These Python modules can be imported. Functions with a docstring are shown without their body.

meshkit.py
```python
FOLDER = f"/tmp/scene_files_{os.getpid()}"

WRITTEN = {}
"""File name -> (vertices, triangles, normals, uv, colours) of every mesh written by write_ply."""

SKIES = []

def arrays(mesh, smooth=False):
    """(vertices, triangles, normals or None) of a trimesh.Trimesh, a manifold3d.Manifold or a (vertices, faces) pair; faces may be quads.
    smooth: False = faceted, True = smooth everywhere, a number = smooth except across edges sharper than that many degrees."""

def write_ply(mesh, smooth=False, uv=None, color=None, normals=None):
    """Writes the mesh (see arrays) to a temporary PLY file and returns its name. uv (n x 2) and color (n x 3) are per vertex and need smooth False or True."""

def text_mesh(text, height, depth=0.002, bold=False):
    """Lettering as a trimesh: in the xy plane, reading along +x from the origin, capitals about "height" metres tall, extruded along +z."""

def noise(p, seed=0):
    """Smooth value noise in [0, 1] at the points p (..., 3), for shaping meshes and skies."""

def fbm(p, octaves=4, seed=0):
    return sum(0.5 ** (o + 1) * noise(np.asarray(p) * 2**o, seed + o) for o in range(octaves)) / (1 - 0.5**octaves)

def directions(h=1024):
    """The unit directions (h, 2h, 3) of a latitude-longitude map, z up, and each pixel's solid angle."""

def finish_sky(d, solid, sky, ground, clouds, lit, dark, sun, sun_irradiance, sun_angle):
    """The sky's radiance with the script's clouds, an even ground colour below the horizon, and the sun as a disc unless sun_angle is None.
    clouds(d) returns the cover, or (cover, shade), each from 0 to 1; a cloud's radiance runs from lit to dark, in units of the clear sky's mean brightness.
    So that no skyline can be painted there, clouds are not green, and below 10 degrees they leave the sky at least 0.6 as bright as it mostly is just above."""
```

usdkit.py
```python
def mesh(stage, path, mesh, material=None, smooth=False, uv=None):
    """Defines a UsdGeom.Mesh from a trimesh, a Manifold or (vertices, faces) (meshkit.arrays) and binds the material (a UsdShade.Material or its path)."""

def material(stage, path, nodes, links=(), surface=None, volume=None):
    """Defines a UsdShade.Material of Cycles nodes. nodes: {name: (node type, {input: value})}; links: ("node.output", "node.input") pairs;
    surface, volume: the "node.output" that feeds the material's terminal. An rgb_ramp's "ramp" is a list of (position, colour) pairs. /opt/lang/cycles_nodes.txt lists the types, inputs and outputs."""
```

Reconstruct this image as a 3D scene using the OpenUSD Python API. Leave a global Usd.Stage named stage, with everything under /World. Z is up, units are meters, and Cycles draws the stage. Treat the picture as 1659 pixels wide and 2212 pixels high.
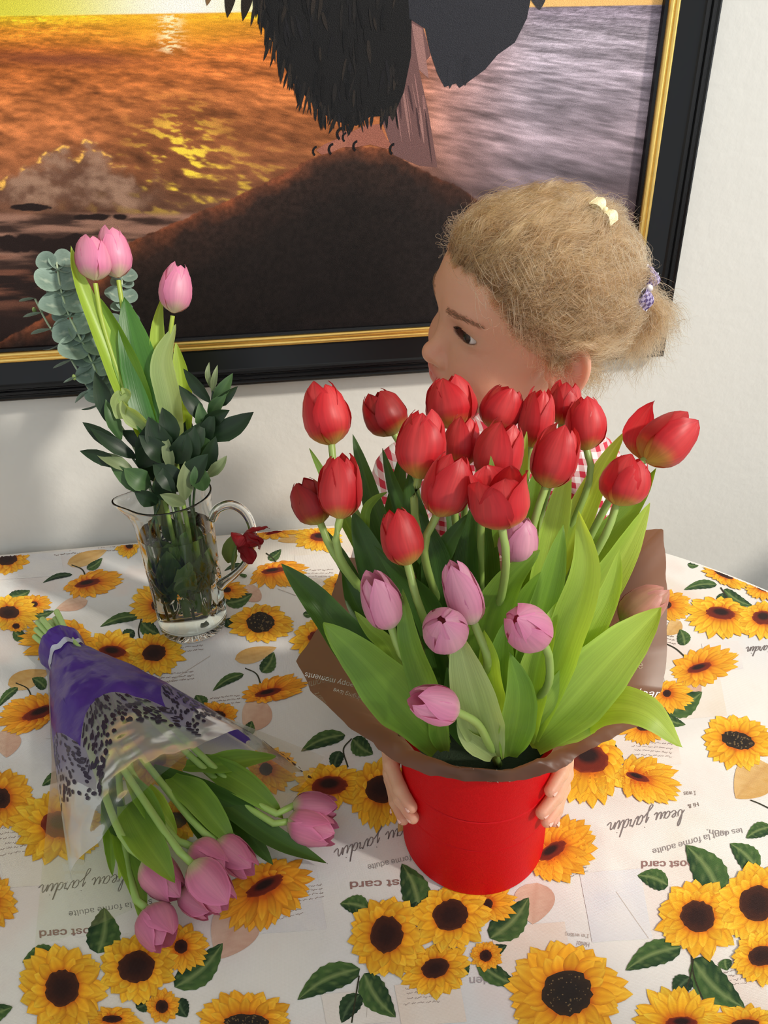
import math, random
import numpy as np
import trimesh
import manifold3d
import shapely
import shapely.geometry as sg
import shapely.ops
import usdkit, meshkit
from pxr import Usd, UsdGeom, UsdLux, UsdShade, Gf, Sdf, Vt

stage = Usd.Stage.CreateInMemory()
UsdGeom.SetStageUpAxis(stage, 'Z')
UsdGeom.SetStageMetersPerUnit(stage, 1.0)
UsdGeom.Xform.Define(stage, '/World')
UsdGeom.Scope.Define(stage, '/World/Looks')
rng = np.random.default_rng(7)
random.seed(7)

# ------------------------------------------------------------------ camera, sky, sun, exposure
TABLE = 0.75                      # height of the table top
FPX = 1534.0                      # focal length in pixels of the 1659 x 2212 frame
PITCH, ROLL, YAW = np.radians([29.0, -1.8, 6.6])
CAM = np.array([0, 0, TABLE + 0.60])
_f0 = np.array([np.sin(YAW), np.cos(YAW), 0]); _r0 = np.array([np.cos(YAW), -np.sin(YAW), 0]); _u0 = np.array([0, 0, 1.0])
FWD = _f0 * np.cos(PITCH) - _u0 * np.sin(PITCH)
_u1 = _u0 * np.cos(PITCH) + _f0 * np.sin(PITCH)
RIGHT = _r0 * np.cos(ROLL) + _u1 * np.sin(ROLL)
UP = _u1 * np.cos(ROLL) - _r0 * np.sin(ROLL)

cam = UsdGeom.Camera.Define(stage, '/World/camera')
cam.CreateHorizontalApertureAttr(36.0)
cam.CreateVerticalApertureAttr(48.0)
cam.CreateFocalLengthAttr(36.0 * FPX / 1659)
cam.CreateClippingRangeAttr((0.02, 100))
_m = np.eye(4); _m[0, :3] = RIGHT; _m[1, :3] = UP; _m[2, :3] = -FWD; _m[3, :3] = CAM
cam.AddTransformOp().Set(Gf.Matrix4d(_m.tolist()))
cam.CreateExposureAttr(-0.03)

SUN = np.array([1.18, -0.85, 1.05]); SUN /= np.linalg.norm(SUN)     # direction towards the sun
sun = UsdLux.DistantLight.Define(stage, '/World/sun')
sun.CreateIntensityAttr(0.78); sun.CreateNormalizeAttr(True); sun.CreateAngleAttr(5.0); sun.CreateColorAttr(Gf.Vec3f(1.0, .93, .82))
_z = SUN; _x = np.cross([0, 0, 1], _z); _x /= np.linalg.norm(_x); _y = np.cross(_z, _x)
_m = np.eye(4); _m[0, :3] = _x; _m[1, :3] = _y; _m[2, :3] = _z
sun.AddTransformOp().Set(Gf.Matrix4d(_m.tolist()))
dome = UsdLux.DomeLight.Define(stage, '/World/sky')
dome.CreateIntensityAttr(0.32); dome.CreateColorAttr(Gf.Vec3f(.88, .95, 1.0))
sky_light = UsdLux.RectLight.Define(stage, '/World/window_daylight')            # daylight in the window opening on the right
sky_light.CreateWidthAttr(1.9); sky_light.CreateHeightAttr(2.24); sky_light.CreateIntensityAttr(0.95); sky_light.CreateColorAttr(Gf.Vec3f(.97, .99, 1.0))
_m = np.eye(4); _m[0, :3] = (0, 1, 0); _m[1, :3] = (0, 0, 1); _m[2, :3] = (1, 0, 0); _m[3, :3] = (1.575, .13, 2.16)
sky_light.AddTransformOp().Set(Gf.Matrix4d(_m.tolist()))


def ray(px, py):
    return FWD + RIGHT * (px - 829.5) / FPX - UP * (py - 1106) / FPX


def at(px, py, d):                # the point at depth d along the view axis
    return CAM + ray(px, py) * d


def onz(px, py, z=TABLE):         # the point of a horizontal plane
    q = ray(px, py); return CAM + q * ((z - CAM[2]) / q[2])


def ony(px, py, y):               # the point of a plane parallel to the wall
    q = ray(px, py); return CAM + q * ((y - CAM[1]) / q[1])


# ------------------------------------------------------------------ helpers
_used, _origin = {}, {}
V3 = lambda *a: np.array(a, float)
unit = lambda v: np.asarray(v, float) / max(np.linalg.norm(v), 1e-12)


def srgb(*c):
    c = np.asarray(c[0] if len(c) == 1 else c, float) / 255.0
    return np.where(c <= .04045, c / 12.92, ((c + .055) / 1.055) ** 2.4)


def path_of(name, parent=None):
    base = (parent.GetPath().pathString if parent is not None else '/World') + '/' + name
    n = _used.get(base, 0); _used[base] = n + 1
    return base if n == 0 else f'{base}_{n:03d}'


def tag(o, label=None, cat=None, group=None, kind=None):
    o = o.GetPrim() if hasattr(o, 'GetPrim') else o
    for k, v in (('label', label), ('category', cat), ('group', group), ('kind', kind)):
        if v: o.SetCustomDataByKey(k, v)
    return o


def thing(name, label, cat, loc=(0, 0, 0), group=None, kind=None):
    x = UsdGeom.Xform.Define(stage, path_of(name))
    x.AddTranslateOp().Set(Gf.Vec3d(*map(float, loc)))
    p = x.GetPrim(); _origin[p.GetPath().pathString] = np.array(loc, float)
    return tag(p, label, cat, group, kind)


def origin(p):
    while p and p.GetPath().pathString != '/':
        if p.GetPath().pathString in _origin: return _origin[p.GetPath().pathString]
        p = p.GetParent()
    return np.zeros(3)


def mesh(name, v, f, mat, parent=None, smooth=True, col=None, uv=None, label=None, cat=None, group=None, kind=None):
    """One Mesh prim. v are WORLD points; they are moved into the frame of the thing that holds the mesh."""
    v = np.asarray(v, float); f = np.asarray(f, int)
    if isinstance(smooth, (int, float)) and not isinstance(smooth, bool):
        if f.shape[1] == 4: f = np.vstack([f[:, [0, 1, 2]], f[:, [0, 2, 3]]])
        v, f, n = meshkit.arrays((v, f), smooth)
    elif smooth:
        tri = f if f.shape[1] == 3 else np.vstack([f[:, [0, 1, 2]], f[:, [0, 2, 3]]])
        n = np.zeros_like(v); c = np.cross(v[tri[:, 1]] - v[tri[:, 0]], v[tri[:, 2]] - v[tri[:, 0]])
        for k in range(3): np.add.at(n, tri[:, k], c)
        L = np.linalg.norm(n, axis=1, keepdims=True); n = np.where(L > 0, n / np.maximum(L, 1e-300), [0, 0, 1.0])
    else:
        n = None
    if parent is not None: v = v - origin(parent)
    m = UsdGeom.Mesh.Define(stage, path_of(name, parent))
    m.CreatePointsAttr(Vt.Vec3fArray.FromNumpy(v.astype(np.float32)))
    m.CreateFaceVertexCountsAttr(Vt.IntArray.FromNumpy(np.full(len(f), f.shape[1], np.int32)))
    m.CreateFaceVertexIndicesAttr(Vt.IntArray.FromNumpy(f.astype(np.int32).ravel()))
    m.CreateSubdivisionSchemeAttr('none'); m.CreateDoubleSidedAttr(True)
    if n is not None:
        m.CreateNormalsAttr(Vt.Vec3fArray.FromNumpy(n.astype(np.float32))); m.SetNormalsInterpolation('vertex')
    api = UsdGeom.PrimvarsAPI(m)
    if col is not None:
        api.CreatePrimvar('Col', Sdf.ValueTypeNames.Color3fArray, 'vertex').Set(Vt.Vec3fArray.FromNumpy(np.asarray(col, np.float32)))
    if uv is not None:
        api.CreatePrimvar('st', Sdf.ValueTypeNames.TexCoord2fArray, 'vertex').Set(Vt.Vec2fArray.FromNumpy(np.asarray(uv, np.float32)))
    UsdShade.MaterialBindingAPI.Apply(m.GetPrim()).Bind(mat)
    return tag(m.GetPrim(), label, cat, group, kind)


def tmesh(name, t, mat, parent=None, smooth=30, **k):
    return mesh(name, np.array(t.vertices), np.array(t.faces), mat, parent, smooth, **k)


def grid_faces(nu, nv, wrap_v=False):
    i, j = np.meshgrid(np.arange(nu - 1), np.arange(nv if wrap_v else nv - 1), indexing='ij')
    a = i * nv + j; b = i * nv + (j + 1) % nv
    return np.stack([a, b, b + nv, a + nv], -1).reshape(-1, 4)


def box_mesh(lo, hi, bevel=0.0):
    lo, hi = np.array(lo, float), np.array(hi, float)
    if bevel <= 0:
        b = trimesh.creation.box(hi - lo); b.apply_translation((lo + hi) / 2); return b
    s = trimesh.creation.box(hi - lo - 2 * bevel); s.apply_translation((lo + hi) / 2)
    pts = []
    for d in ((1, 0, 0), (-1, 0, 0), (0, 1, 0), (0, -1, 0), (0, 0, 1), (0, 0, -1)):
        pts.append(s.vertices + np.array(d) * bevel)
    for d in np.ndindex(2, 2, 2):
        pts.append(s.vertices + (np.array(d) * 2 - 1) * bevel * .6)
    return trimesh.convex.convex_hull(np.vstack(pts))


def bez(pts, n):
    """A smooth curve through the points (Catmull-Rom), n samples."""
    p = np.asarray(pts, float)
    if len(p) == 2: return p[0] + (p[1] - p[0]) * np.linspace(0, 1, n)[:, None]
    q = np.vstack([2 * p[0] - p[1], p, 2 * p[-1] - p[-2]])
    d = np.r_[0, np.cumsum(np.linalg.norm(np.diff(p, axis=0), axis=1))]
    s = np.linspace(0, d[-1], n); k = np.clip(np.searchsorted(d, s, 'right') - 1, 0, len(p) - 2)
    t = ((s - d[k]) / (d[k + 1] - d[k]))[:, None]
    a, b, c, e = q[k], q[k + 1], q[k + 2], q[k + 3]
    return .5 * ((2 * b) + (-a + c) * t + (2 * a - 5 * b + 4 * c - e) * t ** 2 + (-a + 3 * b - 3 * c + e) * t ** 3)


def frames(c, hint):
    """Tangents, sides and normals along a polyline c; normals stay close to hint (one vector or one per point)."""
    t = np.gradient(c, axis=0); t /= np.linalg.norm(t, axis=1, keepdims=True) + 1e-12
    h = np.broadcast_to(np.asarray(hint, float), c.shape)
    s = np.cross(t, h); s /= np.linalg.norm(s, axis=1, keepdims=True) + 1e-12
    return t, s, np.cross(s, t)


def tube(c, r, n=10, caps=True, hint=(.3, .5, .81)):
    c = np.asarray(c, float); r = np.broadcast_to(np.asarray(r, float), len(c))
    t, s, m = frames(c, hint)
    a = np.linspace(0, 2 * np.pi, n, endpoint=False)
    v = (c[:, None] + r[:, None, None] * (np.cos(a)[None, :, None] * s[:, None] + np.sin(a)[None, :, None] * m[:, None])).reshape(-1, 3)
    q = grid_faces(len(c), n, True)
    f = np.vstack([q[:, [0, 1, 2]], q[:, [0, 2, 3]]])
    if caps:
        k = len(v); v = np.vstack([v, c[0], c[-1]]); e = (len(c) - 1) * n; i = np.arange(n); j = (i + 1) % n
        f = np.vstack([f, np.stack([j, i, np.full(n, k)], 1), np.stack([e + i, e + j, np.full(n, k + 1)], 1)])
    return v, f


def lathe(profile, n=64, close=False):
    p = np.asarray(profile, float); a = np.linspace(0, 2 * np.pi, n, endpoint=False)
    v = np.stack([p[:, 0, None] * np.cos(a), p[:, 0, None] * np.sin(a), np.repeat(p[:, 1, None], n, 1)], -1).reshape(-1, 3)
    return v, grid_faces(len(p), n, True)


def join(parts):
    vs, fs, n = [], [], 0
    for v, f in parts:
        f = np.asarray(f)
        if f.shape[1] == 4: f = np.vstack([f[:, [0, 1, 2]], f[:, [0, 2, 3]]])
        vs.append(v); fs.append(f + n); n += len(v)
    return np.vstack(vs), np.vstack(fs)


def polymesh(poly):
    """Flat triangles (x, y) of a shapely polygon."""
    vs, fs, n = [], [], 0
    for g in getattr(poly, 'geoms', [poly]):
        if g.is_empty or g.area <= 0 or g.geom_type != 'Polygon': continue
        v, f = trimesh.creation.triangulate_polygon(g, engine='earcut')
        vs.append(v); fs.append(f + n); n += len(v)
    return (np.vstack(vs), np.vstack(fs)) if vs else (np.zeros((0, 2)), np.zeros((0, 3), int))


def mat(name, base=(.8, .8, .8), rough=.5, spec=.5, col=False, grain=None, streak=None, bump=None, sss=0, sss_r=(1, .35, .2), sss_s=.004,
        translucent=0, tcol=None, metallic=0, coat=0, sheen=0, alpha=None, trans=0, ior=1.5, weave=None, emis=None):
    """grain = (scale, amount) tone noise; streak = (u scale, v scale, amount) noise stretched in the st coordinates; bump = (scale, distance);
    weave = (threads per metre, distance): crossing threads as bump; translucent = share of light passing through a thin sheet."""
    N = {'p': ('principled_bsdf', dict(base_color=tuple(map(float, base)), roughness=rough, specular_ior_level=spec, metallic=metallic, coat_weight=coat,
                                       sheen_weight=sheen, transmission_weight=trans, ior=ior, subsurface_weight=sss, subsurface_radius=sss_r, subsurface_scale=sss_s))}
    L = []; out = None
    if col:
        N['a'] = ('attribute', {'attribute': 'Col'}); out = 'a.color'
    else:
        N['a'] = ('color', {'value': tuple(map(float, base))}); out = 'a.color'
    if grain or bump or weave:
        N['tc'] = ('texture_coordinate', {})
    if grain:
        N['gn'] = ('noise_texture', {'scale': grain[0], 'detail': 4.0, 'roughness': .6})
        N['gr'] = ('map_range', {'from_min': .25, 'from_max': .75, 'to_min': 1 - grain[1], 'to_max': 1 + grain[1]})
        N['gm'] = ('mix', {'mix_type': 'multiply', 'fac': 1.0})
        L += [('tc.object', 'gn.vector'), ('gn.fac', 'gr.value'), (out, 'gm.color1'), ('gr.result', 'gm.color2')]; out = 'gm.color'
    if streak:
        N['uv'] = ('attribute', {'attribute': 'st'})
        N['mp'] = ('mapping', {'scale': (streak[0], streak[1], 1.0)})
        N['sn'] = ('noise_texture', {'scale': 1.0, 'detail': 3.0})
        N['sr'] = ('map_range', {'from_min': .3, 'from_max': .7, 'to_min': 1 - streak[2], 'to_max': 1 + streak[2]})
        N['sm'] = ('mix', {'mix_type': 'multiply', 'fac': 1.0})
        L += [('uv.vector', 'mp.vector'), ('mp.vector', 'sn.vector'), ('sn.fac', 'sr.value'), (out, 'sm.color1'), ('sr.result', 'sm.color2')]; out = 'sm.color'
    L.append((out, 'p.base_color'))
    hgt = None
    if bump:
        N['bn'] = ('noise_texture', {'scale': bump[0], 'detail': 3.0}); L += [('tc.object', 'bn.vector')]; hgt = ('bn.fac', bump[1])
    if weave:
        for i, d in enumerate('xz' if len(weave) > 2 else 'xy'):
            N['w' + d] = ('wave_texture', {'bands_direction': d, 'scale': weave[0] / 20.0 * math.pi, 'distortion': .6, 'detail': 1.0, 'detail_scale': 2.0}); L.append(('tc.object', f'w{d}.vector'))
        N['wm'] = ('math', {'math_type': 'add'}); dd = 'xz' if len(weave) > 2 else 'xy'
        L += [(f'w{dd[0]}.fac', 'wm.value1'), (f'w{dd[1]}.fac', 'wm.value2')]; hgt = ('wm.value', weave[1])
    if streak and len(streak) > 3:
        hgt = ('sn.fac', streak[3])
    if hgt:
        N['bp'] = ('bump', {'distance': hgt[1], 'strength': 1.0}); L += [(hgt[0], 'bp.height'), ('bp.normal', 'p.normal')]
    surf = 'p.BSDF'
    if emis: N['p'][1].update(emission_color=emis[0], emission_strength=emis[1])
    if translucent:
        N['t'] = ('translucent_bsdf', {}); N['mx'] = ('mix_closure', {'fac': float(translucent)})
        if tcol is None: L.append((out, 't.color'))
        else:
            N['tm'] = ('mix', {'mix_type': 'multiply', 'fac': 1.0, 'color2': tuple(map(float, tcol))}); L += [(out, 'tm.color1'), ('tm.color', 't.color')]
        L += [('p.BSDF', 'mx.closure1'), ('t.BSDF', 'mx.closure2')]; surf = 'mx.closure'
    if alpha is not None:
        N['tr'] = ('transparent_bsdf', {}); N['ax'] = ('mix_closure', {'fac': float(alpha)})
        L += [('tr.BSDF', 'ax.closure1'), (surf, 'ax.closure2')]; surf = 'ax.closure'
    return usdkit.material(stage, '/World/Looks/' + name, N, L, surface=surf)


fbm = lambda p, o=4, s=0: meshkit.fbm(np.asarray(p, float), o, s)
smooth01 = lambda a, b, x: (lambda t: t * t * (3 - 2 * t))(np.clip((np.asarray(x, float) - a) / (b - a), 0, 1))
lerp = lambda a, b, t: a + (b - a) * np.asarray(t)[..., None]


def ramp(x, stops):
    """Colour ramp in numpy: stops = [(pos, srgb 0-255 triple)]."""
    xs = [s[0] for s in stops]; cs = np.array([srgb(*s[1]) for s in stops])
    return np.stack([np.interp(x, xs, cs[:, k]) for k in range(3)], -1)

# ------------------------------------------------------------------ the setting: wall, floor
WY = 1.065                        # the wall's face
M_wall = mat('wall_paint', srgb(214, 212, 206), rough=.75, spec=.25, grain=(6, .02), bump=(60, .0006))
M_floor = mat('floor_wood', srgb(120, 104, 88), rough=.5, grain=(4, .2))
RX, LX, CEIL, FY = 1.5, -2.2, 3.35, -1.7
M_ceil = mat('ceiling_paint', srgb(236, 234, 230), rough=.8, spec=.2)
tmesh('wall_back', box_mesh((LX, WY, 0), (RX, WY + .12, CEIL)), M_wall, kind='structure', label='white painted wall behind the table')
tmesh('wall_left', box_mesh((LX - .12, FY, 0), (LX, WY + .12, CEIL)), M_wall, kind='structure')
tmesh('floor', box_mesh((LX, FY, -.06), (RX, WY, 0)), M_floor, kind='structure', label='floor under the table')
tmesh('ceiling', box_mesh((LX - .12, FY, CEIL), (RX + .12, WY + .12, CEIL + .1)), M_ceil, kind='structure')
WIN = (-.74, 1.0, 1.12, 3.2)        # the window in the right-hand wall: y and z
tmesh('wall_right', trimesh.util.concatenate([box_mesh((RX, FY, 0), (RX + .12, WIN[0], CEIL)), box_mesh((RX, WIN[1], 0), (RX + .12, WY + .12, CEIL)),
      box_mesh((RX, WIN[0], 0), (RX + .12, WIN[1], WIN[2])), box_mesh((RX, WIN[0], WIN[3]), (RX + .12, WIN[1], CEIL))]), M_wall, kind='structure')
M_sill = mat('window_paint', srgb(240, 240, 238), rough=.4)
tmesh('window_1', trimesh.util.concatenate([box_mesh((RX + .03, WIN[0], WIN[2]), (RX + .09, WIN[0] + .05, WIN[3])), box_mesh((RX + .03, WIN[1] - .05, WIN[2]), (RX + .09, WIN[1], WIN[3])),
      box_mesh((RX + .03, WIN[0], WIN[2]), (RX + .09, WIN[1], WIN[2] + .05)), box_mesh((RX + .03, WIN[0], WIN[3] - .05), (RX + .09, WIN[1], WIN[3]))]), M_sill, kind='structure')

# ------------------------------------------------------------------ the framed picture
M_black = mat('frame_black', srgb(13, 13, 15), rough=.30, spec=.32)
M_gold = mat('frame_gold', (.83, .55, .16), rough=.34, metallic=1.0, grain=(120, .06))
M_print = mat('canvas_print', rough=.55, spec=.16, col=True, grain=(900, .34), bump=(1100, .0006))
FX1, FZ0, FX0, FZ1 = .578, 1.005, -1.02, 2.02            # the outer edge of the frame
pic = thing('framed_picture', 'large black and gold framed canvas print of a bird on a rock at sunset', 'picture', (FX1, WY, FZ0))
P_black = [(0, 0), (0, .019), (.002, .0225), (.0045, .0235), (.007, .0215), (.0085, .0215), (.0105, .0245), (.014, .0245), (.016, .022), (.0175, .022),
           (.0195, .0255), (.0235, .0255), (.0255, .0235), (.027, .0225), (.053, .0165), (.0555, .0165), (.0555, 0)]
P_gold = [(.0555, .004), (.0555, .0175), (.0565, .0195), (.059, .0205), (.0615, .0195), (.0625, .0178), (.0635, .0178), (.0645, .0195), (.067, .0205), (.0695, .0193), (.0708, .017), (.0708, .004)]
P_lip = [(.0708, .004), (.0708, .0155), (.0745, .0135), (.0745, .004)]


def rail(profile, side):
    """One mitred rail of the frame; side 0..3 = bottom, right, top, left."""
    a = np.array(profile)
    lo = {0: (FX0, FZ0, 1, 0, 0, 1), 1: (FX1, FZ0, 0, 1, -1, 0), 2: (FX1, FZ1, -1, 0, 0, -1), 3: (FX0, FZ1, 0, -1, 1, 0)}[side]
    L = (FX1 - FX0) if side in (0, 2) else (FZ1 - FZ0)
    x0, z0, ax, az, bx, bz = lo
    rows = []
    for s in (0, 1):
        t = a[:, 0] if s == 0 else L - a[:, 0]
        rows.append(np.stack([x0 + ax * t + bx * a[:, 0], WY - a[:, 1], z0 + az * t + bz * a[:, 0]], 1))
    v = np.vstack(rows)
    return v, grid_faces(2, len(a))


for s in range(4):
    mesh('frame_rail', *rail(P_black, s), M_black, pic, 35)
    mesh('gold_slip', *rail(P_gold, s), M_gold, pic, 50, label='gold inner moulding' if s == 0 else None)
    mesh('inner_lip', *rail(P_lip, s), M_black, pic, 35)

# the print: a sea at sunset, laid out in sheet units (u to the right, v down) on the canvas plane
CY = WY - .0055
_h00, _h10, _h01 = ony(0, 0, CY), ony(1000, 0, CY), ony(0, 1000, CY)


def sheet(x, z):                  # canvas point -> sheet units
    p = np.stack([x, np.full_like(x, CY), z], -1) - CAM
    d = p @ FWD
    return 829.5 + FPX * (p @ RIGHT) / d, 1106 - FPX * (p @ UP) / d


def on_sheet(pts, lift=0.0):      # sheet units -> canvas points
    p = np.array([ony(a, b, CY) for a, b in pts]); p[:, 1] -= lift
    return p


def painting(u, v):
    c = lambda *a: srgb(*a)
    hor = 35 - .0172 * u
    t = v - hor
    q = np.stack([u, v, 0 * u], -1)
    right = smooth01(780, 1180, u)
    persp = 7 + np.clip(t, 0, 600) * .045
    w3 = fbm(np.stack([u / (persp * 1.3) + 3, v / (persp * .16), 0 * u], -1), 3, 17)
    w1 = fbm(np.stack([u / (persp * 9), v / persp, 0 * u], -1), 5, 3)
    w2 = fbm(np.stack([u / (persp * 2.4) + 7, v / (persp * .28), 0 * u], -1), 4, 11)
    left = ramp(t, [(0, (250, 205, 40)), (28, (228, 146, 40)), (75, (196, 106, 44)), (190, (184, 106, 56)), (290, (156, 92, 54)), (380, (116, 72, 48)), (470, (112, 80, 66)), (560, (84, 58, 50)), (700, (60, 42, 38))])
    rgt = ramp(t, [(0, (146, 132, 148)), (60, (164, 152, 164)), (200, (166, 152, 164)), (290, (150, 134, 144)), (360, (112, 100, 108)), (440, (116, 98, 104)), (465, (124, 92, 96)), (640, (128, 92, 96)), (800, (90, 60, 60))])  # mauve sea, paled by window glare painted into the print colours
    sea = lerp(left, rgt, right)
    sea = sea * (1 + (w1 - .5)[..., None] * 1.3) * (1 + (w2 - .5)[..., None] * 1.3) * (1 + (w3 - .5)[..., None] * 1.1)
    sea = lerp(sea, c(245, 170, 40) * np.ones_like(sea), np.clip(np.exp(-((u - 370) / 170) ** 2 - (t / 60) ** 2) * .8, 0, 1))
    band = np.exp(-((u - 130) / 190) ** 2 - ((v - 127 - .03 * (u - 100)) / 14) ** 2)
    sea = lerp(sea, c(128, 66, 44) * np.ones_like(sea), band * .75)
    # glitter of the low sun
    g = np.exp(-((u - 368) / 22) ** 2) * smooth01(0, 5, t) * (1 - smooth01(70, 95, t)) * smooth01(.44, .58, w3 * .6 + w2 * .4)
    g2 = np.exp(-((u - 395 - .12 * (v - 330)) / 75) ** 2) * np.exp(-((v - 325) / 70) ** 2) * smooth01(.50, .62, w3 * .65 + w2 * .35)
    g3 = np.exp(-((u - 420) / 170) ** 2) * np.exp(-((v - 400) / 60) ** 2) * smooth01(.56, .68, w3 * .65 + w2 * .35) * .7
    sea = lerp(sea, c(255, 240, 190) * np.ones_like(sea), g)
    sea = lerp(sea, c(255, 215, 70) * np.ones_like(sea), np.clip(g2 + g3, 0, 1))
    # breaking wave
    n = fbm(q / 34, 5, 21)
    top = 372 + 26 * np.sin(u / 60 + 1.2) * np.exp(-((u - 110) / 160) ** 2) - 40 * np.exp(-((u - 105) / 60) ** 2) - 24 * np.exp(-((u - 200) / 50) ** 2) + .16 * np.clip(u - 200, 0, 400) + (n - .5) * 80
    foam = smooth01(-16, 22, v - top + (w3 - .5) * 34) * (1 - smooth01(430, 462, v + (n - .5) * 30)) * (1 - smooth01(270, 370, u))
    sea = lerp(sea, lerp(c(164, 128, 106), c(100, 68, 54), smooth01(.3, .72, n * .6 + w3 * .4)), foam * .9)
    rim = np.exp(-((v - top) / 6) ** 2) * (1 - smooth01(220, 320, u)) * smooth01(.5, .62, w3)
    sea = lerp(sea, c(250, 190, 90) * np.ones_like(sea), rim)
    lo = fbm(np.stack([u / 110, v / 15, 0 * u], -1), 5, 31)
    wash = smooth01(455, 470, v) * (1 - smooth01(800, 900, u))
    sea = lerp(sea, lerp(c(52, 36, 32), c(160, 118, 100), smooth01(.35, .68, lo)), wash * .85)
    for (a, b, ra, rb) in ((45, 527, 75, 20), (140, 528, 60, 22), (215, 468, 50, 9), (60, 448, 50, 8)):
        k = 1 - smooth01(.75, 1.15, ((u - a) / ra) ** 2 + ((v - b) / rb) ** 2 + (n - .5) * 2.6)
        sea = lerp(sea, c(36, 24, 22) * np.ones_like(sea), k)
    low = smooth01(545, 590, v + (lo - .5) * 60) * (1 - smooth01(180, 330, u))
    sea = lerp(sea, lerp(c(38, 26, 24), c(116, 74, 58), smooth01(.45, .75, lo) * (1 - smooth01(640, 690, v))), low)
    # sky
    sky = lerp(lerp(c(236, 226, 70), c(250, 246, 235), np.exp(-((u - 400) / 190) ** 2)), c(243, 190, 118) * np.ones_like(sea), smooth01(700, 1100, u))
    sky = lerp(sky, c(250, 215, 120) * np.ones_like(sea), .5 * smooth01(60, 400, -t))
    im = lerp(sky, sea, smooth01(-1.5, 1.5, t))
    # the rock
    ru = [-300, 180, 280, 380, 500, 600, 680, 760, 830, 900, 1000, 1080, 1180, 1300, 2000]
    rv = [900, 640, 525, 480, 430, 382, 338, 312, 322, 362, 408, 470, 560, 720, 900]
    e = v - (np.interp(u, ru, rv) + (fbm(q / 11, 3, 41) - .5) * 9)
    gr = fbm(q / 7, 4, 51)
    rock = ramp(e + (fbm(q / 40, 3, 61) - .5) * 50, [(-5, (132, 72, 46)), (12, (92, 54, 38)), (45, (50, 35, 30)), (120, (31, 24, 22)), (330, (22, 17, 17)), (420, (32, 24, 23))])
    rock = lerp(rock, c(34, 28, 28) * np.ones_like(rock), smooth01(780, 960, u) * .6) * (1 + (gr - .5)[..., None] * 1.1)
    im = lerp(im, rock, smooth01(-2, 2, e))
    return np.clip(im, 0, 1)


nx, nz = 760, 430
xs = np.r_[np.linspace(FX0 + .07, -.47, 40), np.linspace(-.466, FX1 - .07, nx)]
zs = np.r_[np.linspace(FZ0 + .068, 1.50, nz), np.linspace(1.52, FZ1 - .07, 30)]
gx, gz = np.meshgrid(xs, zs)
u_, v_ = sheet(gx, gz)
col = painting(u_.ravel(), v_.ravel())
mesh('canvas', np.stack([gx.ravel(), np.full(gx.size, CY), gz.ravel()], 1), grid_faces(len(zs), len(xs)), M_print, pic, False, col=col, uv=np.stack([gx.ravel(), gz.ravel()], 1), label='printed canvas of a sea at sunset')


def printed(name, polys, colour, lift, label=None, jitter=.12, m=None):
    """Flat shapes of the print (sheet units) as one mesh just proud of the canvas."""
    vs, fs, cs, n = [], [], [], 0
    for k, p in enumerate(polys):
        v, f = polymesh(sg.Polygon(p).buffer(0))
        if not len(v): continue
        vs.append(on_sheet(v, lift + k * 2e-6)); fs.append(f + n); n += len(v)
        base = srgb(*(colour[k % len(colour)]))
        cs.append(np.tile(base * (1 + jitter * rng.uniform(-1, 1)), (len(v), 1)))
    return mesh(name, np.vstack(vs), np.vstack(fs), m or M_print, pic, False, col=np.vstack(cs), label=label)


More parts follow.
